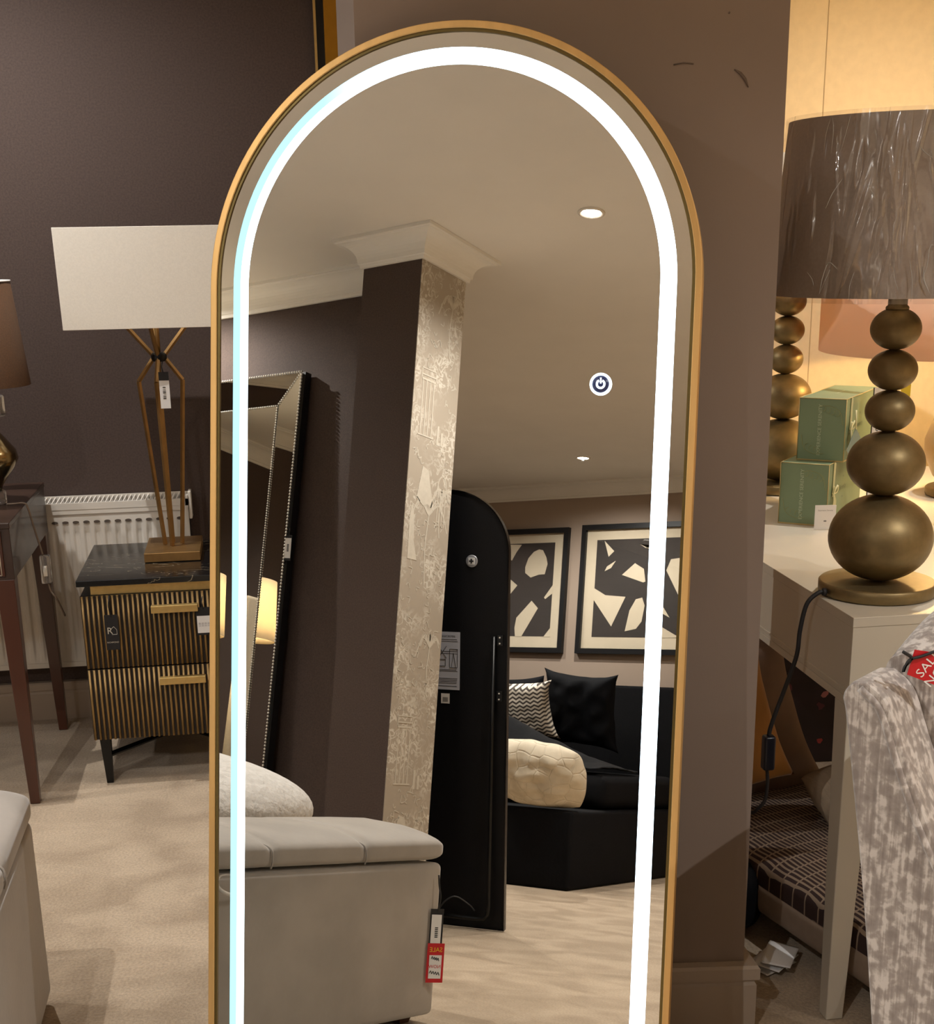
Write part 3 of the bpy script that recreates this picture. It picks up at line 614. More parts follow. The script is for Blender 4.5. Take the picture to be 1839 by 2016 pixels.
def beads(paths, pitch, r, y):
    mb = MB()
    for (x0, z0), (x1, z1), ya, yb in paths:
        L = math.hypot(x1 - x0, z1 - z0); n = max(1, int(L / pitch))
        for k in range(n + 1):
            t = k / n; c = (x0 + (x1 - x0) * t, ya + (yb - ya) * t, z0 + (z1 - z0) * t)
            v = [(c[0] + a * r, c[1] + b * r, c[2] + d * r) for a, b, d in ((1, 0, 0), (-1, 0, 0), (0, 1, 0), (0, -1, 0), (0, 0, 1), (0, 0, -1))]
            mb.add(v, [(0, 2, 4), (2, 1, 4), (1, 3, 4), (3, 0, 4), (2, 0, 5), (1, 2, 5), (3, 1, 5), (0, 3, 5)], True)
    return mb
a_ = w_ - .004; b_ = w_ - fw
bt = beads([((-a_, .004), (-a_, h_ - .004), .031, .031), ((a_, .004), (a_, h_ - .004), .031, .031), ((-a_, h_ - .004), (a_, h_ - .004), .031, .031), ((-a_, .004), (a_, .004), .031, .031)], .0125, .0060, 0).build('bead_trim', M_silver, wm, fix=False); bt['kind'] = 'stuff'
bt = beads([((-b_, fw), (-b_, h_ - fw), .019, .019), ((b_, fw), (b_, h_ - fw), .019, .019), ((-b_, h_ - fw), (b_, h_ - fw), .019, .019), ((-b_, fw), (b_, fw), .019, .019)] +
           [((sx * a_, (h_ - .004) if k else .004), (sx * b_, (h_ - fw) if k else fw), .031, .019) for sx in (-1, 1) for k in (0, 1)], .0098, .0046, 0).build('bead_trim', M_silver, wm, fix=False); bt['kind'] = 'stuff'
t = swing_tag('small white barcode tag on side of beaded mirror', (-2.086, -.155, 1.465), PI * .86, .028, .10, M_inkblk, .03)
MB().box(-.012, .012, -.0015, -.0009, -.09, -.012).build('white_label', M_paper, t)
MB().box(-.004, .004, -.0019, -.0016, -.065, -.035).build('barcode', M_grey_ink, t)

# ------------------------------------------------------------------ quilted bed left of the ottoman (its corner shows in the mirror)
qb = thing('bed', 'double bed with white quilted cover and cream headboard behind ottoman', 'bed', (-1.98, 1.66, 0))
MB().box(-.90, .90, -.78, .78, .002, .30).build('base', M_velvet, qb, bevel=.02)
def sup(hx, hy, hz, e1, e2, c, nu=96, nv=40, fn=None):
    def g(u, v):
        a = 2 * PI * u; b = -PI / 2 + PI * v
        f = lambda t, e: math.copysign(abs(t) ** e, t)
        cb_, sb = f(math.cos(b), e1), f(math.sin(b), e1)
        p = Vector((c[0] + hx * cb_ * f(math.cos(a), e2), c[1] + hy * cb_ * f(math.sin(a), e2), c[2] + hz * sb))
        return tuple(fn(p)) if fn else tuple(p)
    return MB().grid(g, nu, nv, True, closeu=True)
M_quiltw = mat('matelasse', (206, 202, 197), .9, var=.06, vs=40, bump=.8, bs=42)
sup(.985, .98, .225, .95, .35, (.005, -.06, .478), 120, 48).build('quilt', M_quiltw, qb)
rbox(-1.03, -.975, -1.12, .84, .002, 1.38, .02, 3).build('headboard', mat('cream_linen', (206, 192, 170), .85, var=.04, vs=90), qb)

# bedside cabinet and lit lamp beyond the bed (seen only inside the beaded mirror)
bt_ = thing('bedside_table', 'cream bedside table between quilted bed and brown partition', 'table', (-3.10, .30, 0))
MB().box(-.17, .17, -.16, .16, .12, .56).build('body', M_skirt, bt_, bevel=.004)
for k in range(2):
    d_ = MB().box(.171, .186, -.15, .15, .14 + k * .21, .335 + k * .21).build('drawer', M_skirt, bt_, bevel=.003)
    MB().lathe([(.006, 0), (.012, .014), (.003, .02)], 14).build('knob', M_gold2, d_).matrix_local = Matrix.Translation((.186, 0, .24 + k * .21)) @ Matrix.Rotation(PI / 2, 4, 'Y')
for sx in (-1, 1):
    for sy in (-1, 1): MB().frustum((sx * .14 - .012, sx * .14 + .012, sy * .13 - .012, sy * .13 + .012, .001), (sx * .14 - .018, sx * .14 + .018, sy * .13 - .018, sy * .13 + .018, .1195)).build('leg', M_skirt, bt_)
bl2 = thing('table_lamp', 'lit bedside lamp with cream drum shade beside quilted bed', 'lamp', (-3.08, .33, .5615))
MB().lathe([(.07, 0), (.075, .01), (.03, .03), (.022, .10), (.05, .22), (.055, .30), (.03, .42), (.012, .50), (.010, .66)], 32).build('base', M_bead, bl2)
MB().lathe([(.15, .60), (.125, .88), (.1235, .88), (.1485, .60), (.15, .60)], 48, cap=False).build('shade', transl('cream_lit_shade', (240, 226, 196)), bl2)
for a in (.5, 2.6, 4.7): MB().tube([(0, 0, .66), (.1235 * math.cos(a), .1235 * math.sin(a), .875)], .002, 5).build('shade_arm', M_bead, bl2)
pl = bpy.data.lights.new('bulb_light', 'POINT'); pl.energy = 18; pl.color = (1, .85, .62); pl.shadow_soft_size = .03
po = bpy.data.objects.new('bulb_light', pl); COL.objects.link(po); po.parent = bl2; po.location = (0, 0, .74)

# ------------------------------------------------------------------ black arched mirror seen from the back
bm_ = thing('arched_mirror', 'black arched floor mirror seen from its plain black back', 'mirror')
dX = Vector((.9626, -.2709, 0)); hh = Vector((.2709, .9626, 0)); ln = math.radians(10)
Zu = Vector((0, 0, math.cos(ln))) + hh * math.sin(ln); Yn = Zu.cross(dX)
ob = Vector((-1.287, -.695, 0)) - dX * .27
bm_.matrix_world = Matrix(((dX.x, Yn.x, Zu.x, ob.x), (dX.y, Yn.y, Zu.y, ob.y), (dX.z, Yn.z, Zu.z, ob.z + .005), (0, 0, 0, 1)))
bw, bh = .235, 1.668
MB().prism(arch(bw - .004, .003, bh - bw, 48), -.012, .0, lambda u, v, d: (u, d, v)).build('back_panel', mat('black_board', (7, 7, 10), .5, spec=.25, var=.1, vs=30, bump=.05, bs=200), bm_)
ring_prism(arch(bw, 0, bh - bw, 48), arch(bw - .004, .004, bh - bw, 48), -.022, .004).build('frame', mat('black_gloss_edge', (22, 20, 20), .2, .6), bm_)
MB().prism(arch(bw - .005, .004, bh - bw, 48), -.018, -.013, lambda u, v, d: (u, d, v)).build('glass', M_mirror, bm_)
hp_ = MB().lathe([(.0235, 0), (.0235, .0015), (.021, .0025)], 28).build('hanger_plate', mat('zinc', (170, 172, 178), .4, .7), bm_)
hp_.matrix_local = Matrix.Translation((.089, .0005, 1.403)) @ Matrix.Rotation(-PI / 2, 4, 'X')
hs = MB().box(-.013, .013, -.013, .013, .0026, .006).build('square_nut', mat('bright_zinc', (222, 222, 222), .3, .5), hp_, bevel=.001)
sc = MB().box(-.009, .009, -.003, .003, .0061, .0066); sc.box(-.003, .003, -.009, .009, .0061, .0066); sc.build('cross_slot', M_inkblk, hp_)
st = MB().box(-.050, .046, .0006, .0014, .915, 1.135).build('instruction_sticker', mat('grey_sticker', (176, 178, 188), .5), bm_)
text('IMPORTANT', .0105, M_inkblk, bm_, (-.002, .0019, 1.118), (-1, 0, 0), (0, 0, 1))
lines = MB()
for z_ in (1.105, 1.098, 1.06, 1.052, .99, .985, .957, .951, .945, .939, .928): lines.box(-.042 + (.0 if z_ < 1 else .0), .038 - (hash(z_) % 7) * .001, .0015, .0018, z_, z_ + .0016)
for a, b in (((-.040, 1.08), (-.008, 1.035)), ((-.008, 1.08), (-.040, 1.035)), ((.005, 1.07), (.036, 1.07)), ((.036, 1.07), (.036, 1.0)), ((.036, 1.0), (.005, 1.0)), ((.005, 1.0), (.005, 1.07)),
             ((-.038, 1.03), (-.012, 1.03)), ((-.012, 1.03), (-.012, 1.005)), ((-.012, 1.005), (-.038, 1.005)), ((-.038, 1.005), (-.038, 1.03)), ((.012, 1.0), (.02, 1.055)), ((.02, 1.055), (.03, 1.0))):
    lines.tube([(a[0], .0017, a[1]), (b[0], .0017, b[1])], .0009, 4)
lines.build('diagram_print', M_inkblk, bm_)
MB().box(-.028, .006, .0006, .0014, .862, .900).build('barcode_label', mat('white_label', (214, 210, 206), .5), bm_)
for i in range(6): MB().box(-.021 + i * .0035, -.0195 + i * .0035 + (i % 2) * .0006, .0015, .0018, .868, .886).build('barcode_bar', M_inkblk, bm_)
pts = [(.185, .018, 1.125), (.185, .03, .6), (.185, .043, .10), (.182, .044, .07), (.165, .045, .052), (.14, .045, .05), (-.14, .045, .05), (-.165, .045, .052), (-.182, .044, .07), (-.185, .043, .10), (-.185, .03, .6), (-.185, .018, 1.125)]
MB().tube(pts, .0075, 8).build('stand_tube', M_blackm, bm_)
for sx in (-1, 1):
    for z_ in (1.11, .90):
        MB().box(sx * .185 - .012 + .02 * sx, sx * .185 + .012 + .02 * sx, .0006, .008, z_ - .02, z_ + .02).build('hinge', M_blackm, bm_, bevel=.001)
        for dz in (-.011, .011): MB().lathe([(.003, 0), (.003, .0095)], 8).build('rivet', M_silver, bm_).matrix_local = Matrix.Translation((sx * .185 + .02 * sx, .0006, z_ + dz)) @ Matrix.Rotation(-PI / 2, 4, 'X')
MB().tube(bez([(-.02, .05, .02), (.0, .06, .09), (.05, .05, .13), (.10, .03, .10), (.12, .012, .07)], 6), .003, 6).build('power_cable', mat('grey_cable', (60, 60, 62), .3), bm_)

# ------------------------------------------------------------------ dark bed at the far end, its cushions, throw and pictures
db = thing('bed', 'black velvet bed with tall plain headboard under two pictures', 'bed', (-2.796, -2.256, 0), math.radians(-5.74))
rbox(-.80, .80, -1.66, 0, .001, .405, .02, 3).build('base', M_blackfab, db)
rbox(-.84, .84, -1.735, -1.665, .001, 1.155, .02, 3).build('headboard', M_blackfab, db)
rbox(-.77, .77, -1.65, -.46, .406, .60, .07, 4).build('mattress', M_blackfab, db)
M_throw = mat('black_fleece', (6, 6, 9), .9, var=.3, vs=20, bump=.25, bs=30, sheen=.05, spec=.2)
def drape(u, v):
    x = -.74 + 1.46 * u; y = -.48 - .58 * v
    z = .612 + .27 * math.exp(-((x + .18) / .62) ** 2) * math.sin(PI * min(1, .12 + v * .95)) + .10 * v * math.exp(-((x + .3) / .6) ** 2)
    z += .018 * noise.noise(Vector((x * 5, y * 4, 1.3))) + .010 * noise.noise(Vector((x * 14, y * 6, 4)))
    return (x, y, z + .004)
def slab(fn, nu, nv, th):
    mb = MB(); n = nu * nv
    top = [Vector(fn(i / (nu - 1), j / (nv - 1))) for i in range(nu) for j in range(nv)]
    mb.add([tuple(p) for p in top] + [tuple(p - Vector((0, 0, th))) for p in top], [(i * nv + j, (i + 1) * nv + j, (i + 1) * nv + j + 1, i * nv + j + 1) for i in range(nu - 1) for j in range(nv - 1)]
           + [(n + i * nv + j, n + i * nv + j + 1, n + (i + 1) * nv + j + 1, n + (i + 1) * nv + j) for i in range(nu - 1) for j in range(nv - 1)], True)
    rim = [i * nv for i in range(nu)] + [(nu - 1) * nv + j for j in range(1, nv)] + [i * nv + nv - 1 for i in range(nu - 2, -1, -1)] + [j for j in range(nv - 2, 0, -1)]
    mb.f += [(rim[k], rim[(k + 1) % len(rim)], n + rim[(k + 1) % len(rim)], n + rim[k]) for k in range(len(rim))]; mb.sm += [True] * len(rim)
    return mb
th = slab(drape, 60, 44, .006).build('throw_blanket', M_throw); th.parent = None
th.matrix_world = db.matrix_basis.copy() if False else Matrix.Translation((-2.796, -2.256, 0)) @ Matrix.Rotation(math.radians(-5.74), 4, 'Z')
tag(th, 'rumpled black fleece throw spread over the dark bed', 'blanket')

def pillow(w, h, t, seed=0, wr=.008, pinch=.10, n=40, rnd=0.):
    """cushion standing in local XZ, thickness along Y, bottom at z=0"""
    mb = MB()
    def sh(u, v, side):
        a, b = 2 * u - 1, 2 * v - 1
        k = 1 - pinch * (1 - (abs(b)) ** 2.2) * abs(a) ** 6; kz = 1 - pinch * (1 - abs(a) ** 2.2) * abs(b) ** 6
        prof = max(0, (1 - abs(a) ** 3.2)) ** .62 * max(0, (1 - abs(b) ** 3.2)) ** .62
        x, z = a * w / 2 * k * math.sqrt(1 - rnd * b * b / 2), h / 2 + b * h / 2 * kz * math.sqrt(1 - rnd * a * a / 2)
        y = side * (t / 2) * prof + wr * prof * noise.noise(Vector((a * 3 + seed, b * 3, side * 2 + seed)))
        return (x, y, z)
    mb.grid(lambda u, v: sh(u, v, -1), n, n, True); mb.grid(lambda u, v: sh(u, v, 1), n, n, True)
    me = mb.mesh('pillow'); bm = bmesh.new(); bm.from_mesh(me); bmesh.ops.remove_doubles(bm, verts=bm.verts, dist=1e-5); bmesh.ops.recalc_face_normals(bm, faces=bm.faces); bm.to_mesh(me); bm.free(); return me
def cushion(name, me, m, label, loc, rot, group=None, cat='cushion'):
    o = bpy.data.objects.new(name, me); COL.objects.link(o); me.materials.append(m); o.location = loc; o.rotation_euler = rot; tag(o, label, cat, group); return o
def zigzag():
    m = bpy.data.materials.new('zigzag_fabric'); m.use_nodes = True; nt = m.node_tree; b = nt.nodes['Principled BSDF']; b.inputs['Roughness'].default_value = .85
    tc = nt.nodes.new('ShaderNodeTexCoord'); sp = nt.nodes.new('ShaderNodeSeparateXYZ'); nt.links.new(tc.outputs['Object'], sp.inputs[0])
    def M(op, a, b_=None):
        n = nt.nodes.new('ShaderNodeMath'); n.operation = op
        for i, q in enumerate((a, b_)):
            if q is None: continue
            if isinstance(q, (int, float)): n.inputs[i].default_value = q
            else: nt.links.new(q, n.inputs[i])
        return n.outputs[0]
    zz = M('PINGPONG', M('MULTIPLY', sp.outputs[0], 44.0), 1.0)
    ph = M('FRACT', M('ADD', M('MULTIPLY', sp.outputs[2], 40.0), M('MULTIPLY', zz, .55)))
    st = M('GREATER_THAN', ph, .52)
    mx = nt.nodes.new('ShaderNodeMix'); mx.data_type = 'RGBA'; mx.inputs[6].default_value = lin((226, 216, 200)); mx.inputs[7].default_value = lin((74, 66, 60))
    nt.links.new(st, mx.inputs[0]); nt.links.new(mx.outputs[2], b.inputs['Base Color']); return m
M_blackcush = mat('black_satin_cushion', (10, 11, 15), .8, var=.2, vs=6, bump=.25, bs=14, spec=.15)
cushion('cushion', pillow(.50, .49, .17, 3, .03, .17), M_blackcush, 'large black cushion standing against the dark headboard', (-2.69, -3.60, .735), (math.radians(-16), .06, math.radians(-4)), 'bed cushions')
cushion('cushion', pillow(.46, .46, .16, 5, .02), M_blackcush, 'black cushion peeking out behind the zigzag cushion', (-3.22, -3.72, .725), (math.radians(-14), -.05, math.radians(-4)), 'bed cushions')
cushion('cushion', pillow(.58, .38, .16, 9, .012, .2), zigzag(), 'black and cream zigzag cushion in front of black cushions', (-3.03, -3.40, .775), (math.radians(-24), -.04, math.radians(-6)), 'bed cushions')
def quilted():
    m = mat('ivory_quilted', (214, 200, 176), .85, var=.05, vs=30)
    nt = m.node_tree; b = nt.nodes['Principled BSDF']; tc = nt.nodes.new('ShaderNodeTexCoord')
    v = nt.nodes.new('ShaderNodeTexVoronoi'); v.feature = 'DISTANCE_TO_EDGE'; v.inputs['Scale'].default_value = 11; nt.links.new(tc.outputs['Object'], v.inputs[0])
    r = nt.nodes.new('ShaderNodeValToRGB'); r.color_ramp.elements[1].position = .05; nt.links.new(v.outputs[0], r.inputs[0])
    bp = nt.nodes.new('ShaderNodeBump'); bp.inputs['Strength'].default_value = .35; bp.inputs['Distance'].default_value = .012; nt.links.new(r.outputs[0], bp.inputs['Height'])
    nt.links.new(bp.outputs[0], b.inputs['Normal']); return m
cushion('cushion', pillow(.56, .36, .22, 12, .03, 0, 48, .55), quilted(), 'plump ivory quilted cushion at the foot of the dark bed', (-2.255, -2.415, .424), (math.radians(-26), math.radians(5), math.radians(-8)))

# framed abstract prints
M_mount = mat('cream_mount', (222, 208, 182), .8, var=.02, vs=8)
M_print = mat('charcoal_print', (58, 52, 48), .8, var=.06, vs=5, stretch=(1, 1, 6))
def picture(label, x0, x1, z0, z1, ax0, ax1, az0, az1, shapes, conv):
    t = thing('picture', label, 'picture', ((x0 + x1) / 2, YF + .001, z0), group='abstract prints over the dark bed'); ox, oz = (x0 + x1) / 2, z0
    fr = MB(); a, b, c, d = x0 - ox, x1 - ox, 0, z1 - z0; f_ = .034
    fr.box(a, b, 0, .032, c, c + f_); fr.box(a, b, 0, .032, d - f_, d); fr.box(a, a + f_, 0, .032, c + f_, d - f_); fr.box(b - f_, b, 0, .032, c + f_, d - f_)
    fr.build('frame', M_black, t)
    MB().box(a + f_, b - f_, .001, .010, c + f_, d - f_).build('mount', M_mount, t)
    pr_ = MB().box(ax0 - ox, ax1 - ox, .0102, .0112, az0 - oz, az1 - oz).build('print', M_print, t)
    for sh_ in shapes:
        P = [conv(*p) for p in sh_]; P = [(max(ax0 - .004, min(ax1 + .004, q[0])) - ox, max(az0 - .003, min(az1 + .003, q[2])) - oz) for q in P]
        MB().prism(P, .0113, .0119, lambda u, v, d_: (u, d_, v)).build('cut_out_shape', M_mount, pr_)
    g = bpy.data.materials.get('picture_glass')
    if not g:
        g = bpy.data.materials.new('picture_glass'); g.use_nodes = True; n_ = g.node_tree; n_.nodes.clear(); o = n_.nodes.new('ShaderNodeOutputMaterial')
        mx = n_.nodes.new('ShaderNodeMixShader'); tr = n_.nodes.new('ShaderNodeBsdfTransparent'); gl = n_.nodes.new('ShaderNodeBsdfGlossy'); gl.inputs['Roughness'].default_value = .01
        mx.inputs[0].default_value = .035; n_.links.new(tr.outputs[0], mx.inputs[1]); n_.links.new(gl.outputs[0], mx.inputs[2]); n_.links.new(mx.outputs[0], o.inputs[0])
    MB().box(a + f_, b - f_, .016, .018, c + f_, d - f_).build('glass', g, t)
c2 = lambda x, y: in_mirror(820 + x / 3.171, 940 + y / 3.171, 1, YF + .012)
c1 = lambda x, y: in_mirror(880 + x / 6.13, 960 + y / 6.13, 1, YF + .012)
picture('black framed abstract print with oval shape above the bed', -4.0, -3.152, 1.364, 2.206, -3.89, -3.262, 1.475, 2.11,
        [[(1115, 745), (1160, 755), (1200, 840), (1215, 920), (1180, 1045), (1110, 1050), (1010, 1085), (945, 1030), (945, 960), (985, 850), (1050, 775)],
         [(640, 1000), (748, 1090), (850, 1180), (768, 1280), (700, 1240), (640, 1100)], [(1300, 1170), (1285, 1275), (1185, 1345), (1172, 1325)], [(1022, 1365), (1098, 1455), (960, 1690), (895, 1815), (820, 1800), (815, 1690), (838, 1570)],
         [(560, 560), (905, 690), (840, 780), (785, 880), (700, 830), (600, 800)], [(1252, 1690), (1245, 1840), (1160, 1840)]], c1)
picture('black framed abstract print with triangular shapes above the bed', -3.05, -2.20, 1.364, 2.216, -2.94, -2.31, 1.475, 2.116,
        [[(1175, 395), (1235, 460), (1200, 495)], [(1175, 585), (1190, 555), (1245, 520), (1215, 565)], [(1283, 608), (1365, 535), (1420, 570), (1430, 650), (1415, 655)],
         [(1105, 690), (1180, 735), (1305, 745), (1215, 930), (1100, 760)], [(1370, 760), (1410, 750), (1425, 800), (1405, 900), (1370, 945), (1300, 960), (1330, 830)],
         [(1590, 510), (1660, 500), (1670, 760), (1635, 735), (1560, 580)], [(1500, 740), (1580, 875), (1500, 830)], [(1500, 915), (1660, 1000), (1480, 1010)], [(1395, 415), (1430, 440), (1550, 430), (1500, 470)]], c2)

# ------------------------------------------------------------------ gold and black frame hanging on the brown wall, mostly behind the pillar
gf = thing('picture', 'tall black and gold picture frame on brown wall beside pillar', 'picture', (.62, YB - .001, 1.1))
for (a, b, y0, m_) in ((-.395, -.388, -.022, M_gold2), (-.388, -.366, -.014, M_black), (-.366, -.320, -.034, mat('mustard_gold', (178, 128, 34), .4, .6, var=.05, vs=30))):
    MB().box(a, b, y0, 0, 0, 1.25).build('frame_moulding', m_, gf); MB().box(-b, -a, y0, 0, 0, 1.25).build('frame_moulding', m_, gf)
MB().box(-.32, .32, -.01, 0, 0, 1.25).build('canvas', mat('stone_canvas', (190, 172, 150), .8, var=.1, vs=5), gf)

# ------------------------------------------------------------------ cream table on the right
ct = thing('side_table', 'cream painted table with beaded apron and tapered legs', 'table', (1.55, 2.96, 0))
M_cpaint = mat('cream_lacquer', (206, 196, 178), .35, var=.02, vs=5)
tx0, tx1, ty0, ty1 = -.538, .56, -.751, .76
MB().box(tx0, tx1, ty0, ty1, .786, .804).build('table_top', M_cpaint, ct, bevel=.001)
ap = MB().box(tx0 + .001, tx1, ty0 + .001, ty1, .655, .7858)
ap.build('apron', M_cpaint, ct, bevel=.001)
bd = MB().box(tx0 - .001, tx1, ty0 - .001, ty1, .664, .668); bd.box(tx0 + .0, tx1, ty0, ty1, .640, .6548); bd.build('bead_moulding', M_cpaint, ct, bevel=.0008)
for sx, sy in ((-1, -1), (-1, 1), (1, -1), (1, 1)):
    xo = tx0 + .001 if sx < 0 else tx1 - .001; yo = ty0 + .001 if sy < 0 else ty1 - .001
    def rr_(a, w, s_): return (min(a, a - s_ * w), max(a, a - s_ * w))
    MB().frustum(rr_(xo + (-.010 if sx < 0 else .0) * 0, .034, sx) + rr_(yo, .034, sy) + (.001,), rr_(xo, .058, sx) + rr_(yo, .058, sy) + (.6395,)).build('leg', M_cpaint, ct, bevel=.002)

# bead lamps
def bead_lamp(label, loc, shade_m, wrapped):
    t = thing('table_lamp', label, 'lamp', loc, group='gold ball lamps')
    MB().lathe([(.104, 0), (.107, .003), (.107, .021), (.104, .024)], 56).build('base', M_bead, t)
    z = .0245
    for k, (r, h) in enumerate(((.0945, .160), (.070, .117), (.044, .0745), (.0435, .0725), (.0445, .0735))):
        pr_ = []
        for i in range(25):
            a = -PI / 2 + PI * i / 24; pr_.append((max(.0005, r * math.cos(a)), z + h / 2 + h / 2 * math.sin(a)))
        MB().lathe(pr_, 48).build('ball', M_bead, t); z += h - .0012
    MB().lathe([(.0195, z - .003), (.0205, z), (.0195, z + .003), (.0168, z + .005), (.0168, z + .03), (.008, z + .032), (.008, z + .10)], 24).build('neck', M_bead, t)
    zb = .541
    MB().lathe([(.2265, zb), (.203, zb + .285), (.2015, zb + .285), (.225, zb), (.2265, zb)], 72, cap=False).build('shade', shade_m, t)
    for a in (.3, 2.4, 4.5): MB().tube([(0, 0, z + .09), (.202 * math.cos(a), .202 * math.sin(a), zb + .28)], .002, 5).build('shade_arm', M_bead, t)
    a = -1.75; MB().tube([(.226 * math.cos(a), .226 * math.sin(a), zb + .002), (.2045 * math.cos(a), .2045 * math.sin(a), zb + .284)], .0011, 5).build('shade_seam', mat('seam', (96, 84, 74), .8), t)
    if wrapped:
        rnd = random.Random(5); folds = [(rnd.uniform(-2.9, -.3), rnd.uniform(.2, .9), rnd.uniform(-1.1, 1.1), rnd.uniform(.005, .022), rnd.choice((1, 1, -.7))) for _ in range(90)]
        def wr(u, v):
            a = -PI + 2 * PI * u; r = .2278 + (.2045 - .2278) * v + .0022
            z_ = zb - .008 + .299 * v; d = 0
            for fa, fv, sl, wd, sg in folds:
                da = a - (fa + sl * .28 * (v - fv)); e_ = math.exp(-(da / wd) ** 2) * math.exp(-((v - fv) / .22) ** 2); d += e_ * .0050 * sg
            d += .0030 * noise.noise(Vector((a * 5, v * 6, 2.2))) + .0016 * abs(noise.noise(Vector((a * 14, v * 4, 8))))
            r = max(r + max(d, -.0012), r * .995)
            return (r * math.cos(a), r * math.sin(a), z_)
        m = bpy.data.materials.new('shrink_wrap'); m.use_nodes = True; n_ = m.node_tree; n_.nodes.clear(); o = n_.nodes.new('ShaderNodeOutputMaterial')
        mx = n_.nodes.new('ShaderNodeMixShader'); tr = n_.nodes.new('ShaderNodeBsdfTransparent'); tr.inputs[0].default_value = (.97, .96, .95, 1); gl = n_.nodes.new('ShaderNodeBsdfGlossy'); gl.inputs['Roughness'].default_value = .12
        mx.inputs[0].default_value = .17; n_.links.new(tr.outputs[0], mx.inputs[1]); n_.links.new(gl.outputs[0], mx.inputs[2]); n_.links.new(mx.outputs[0], o.inputs[0])
        MB().grid(wr, 640, 70, True).build('plastic_wrap', m, t, fix=False)
        M_cr = mat('crease_highlight', (226, 222, 216), .15, trans=.35, spec=.8)  # pale ridges along the folds, whitened to stand in for their highlights
        def rim(a, v): r = .2278 + (.2045 - .2278) * v + .0046; return (r * math.cos(a), r * math.sin(a), zb - .006 + .294 * v)
        rc_ = random.Random(11)
        for k in range(30):
            a0 = rc_.uniform(-2.75, -1.15) if k % 4 else rc_.uniform(-1.9, -1.3); v0 = rc_.choice((.05, .3, .55, .75)) + rc_.uniform(-.05, .05); dv = rc_.uniform(.08, .26); da = rc_.uniform(-.14, .14)
            pts = [rim(a0, v0), rim(a0 + da * .5 + rc_.uniform(-.02, .02), v0 + dv * .5), rim(a0 + da, min(.98, v0 + dv))]
            if k % 5 == 0: pts.append(rim(a0 + da + rc_.uniform(.05, .1), min(.97, v0 + dv * .8)))
            MB().tube(bez(pts, 3), rc_.choice((.0005, .0006, .0011)), 5, rf=lambda q: .25 + .75 * math.sin(PI * q)).build('crease_glint', M_cr, t)
    return t
M_gshade = mat('taupe_silk_shade', (168, 153, 141), .7, var=.05, vs=200, bump=.03, bs=300)
bead_lamp('gold stacked ball lamp with plastic-wrapped taupe shade at table front', (1.128, 2.372, .8048), M_gshade, True)
bead_lamp('gold stacked ball lamp at far end of table behind pillar', (1.352, 3.46, .8048), mat('ivory_shade', (220, 208, 190), .7, var=.03, vs=200), False)
# cord of the front lamp with inline switch
ck = thing('lamp_cord', 'black lamp cord with inline switch hanging beside cream table', 'cord', (1.02, 2.352, .816))
MB().tube(bez([(-.002, .0, 0), (-.016, .0, -.002), (-.036, 0, -.022), (-.046, 0, -.07), (-.05, 0, -.12), (-.068, 0, -.18), (-.084, 0, -.228), (-.094, 0, -.262), (-.096, 0, -.276)], 8), .0042, 10).build('cable', M_inkblk, ck)
rbox(-.107, -.084, -.011, .011, -.345, -.276, .005, 3).build('inline_switch', mat('navy_switch', (14, 16, 28), .3), ck)
MB().tube(bez([(-.096, 0, -.345), (-.094, 0, -.375), (-.098, 0, -.41), (-.112, .01, -.435), (-.120, .04, -.47), (-.118, .055, -.62), (-.11, .06, -.78), (-.09, .07, -.811)], 8), .0036, 8).build('cable', M_inkblk, ck)
MB().lathe([(.007, 0), (.007, .006), (.004, .008)], 14).build('grommet', M_inkblk, ck).matrix_local = Matrix.Translation((-.0005, 0, 0)) @ Matrix.Rotation(-PI / 2, 4, 'Y')

# lit lamp with blush drum shade
ll = thing('table_lamp', 'lit lamp with wide blush drum shade at back of table', 'lamp', (1.765, 3.27, .8048))
MB().lathe([(.088, 0), (.09, .004), (.09, .018), (.086, .022)], 40).build('base', M_bead, ll)
MB().lathe([(.05, .022), (.075, .05), (.098, .10), (.1, .14), (.08, .20), (.05, .25), (.03, .29), (.024, .33)], 40).build('gourd_body', mat('tan_ceramic', (196, 164, 120), .35, var=.05, vs=8), ll)
MB().lathe([(.008, .33), (.008, .44)], 12).build('stem', M_bead, ll)
MB().lathe([(.375, .362), (.375, .53), (.3735, .53), (.3735, .362), (.375, .362)], 80, cap=False).build('shade', transl('blush_shade', (228, 200, 178)), ll)
for a in (.5, 2.6, 4.7): MB().tube([(0, 0, .43), (.3735 * math.cos(a), .3735 * math.sin(a), .52)], .002, 5).build('shade_arm', M_bead, ll)
MB().lathe([(.012, .44), (.028, .47), (.03, .50), (.02, .525), (.003, .532)], 20).build('bulb', emis('warm_bulb', (1, .66, .28), 30), ll)
pl = bpy.data.lights.new('bulb_light', 'POINT'); pl.energy = 58; pl.color = (1, .66, .27); pl.shadow_soft_size = .035
po = bpy.data.objects.new('bulb_light', pl); COL.objects.link(po); po.parent = ll; po.location = (0, 0, .485)
yt = swing_tag('yellow tag hanging under the lit blush shade', (1.52, 3.12, 1.166), -.5, .022, .09, mat('yellow_card', (236, 214, 70), .5), 0)

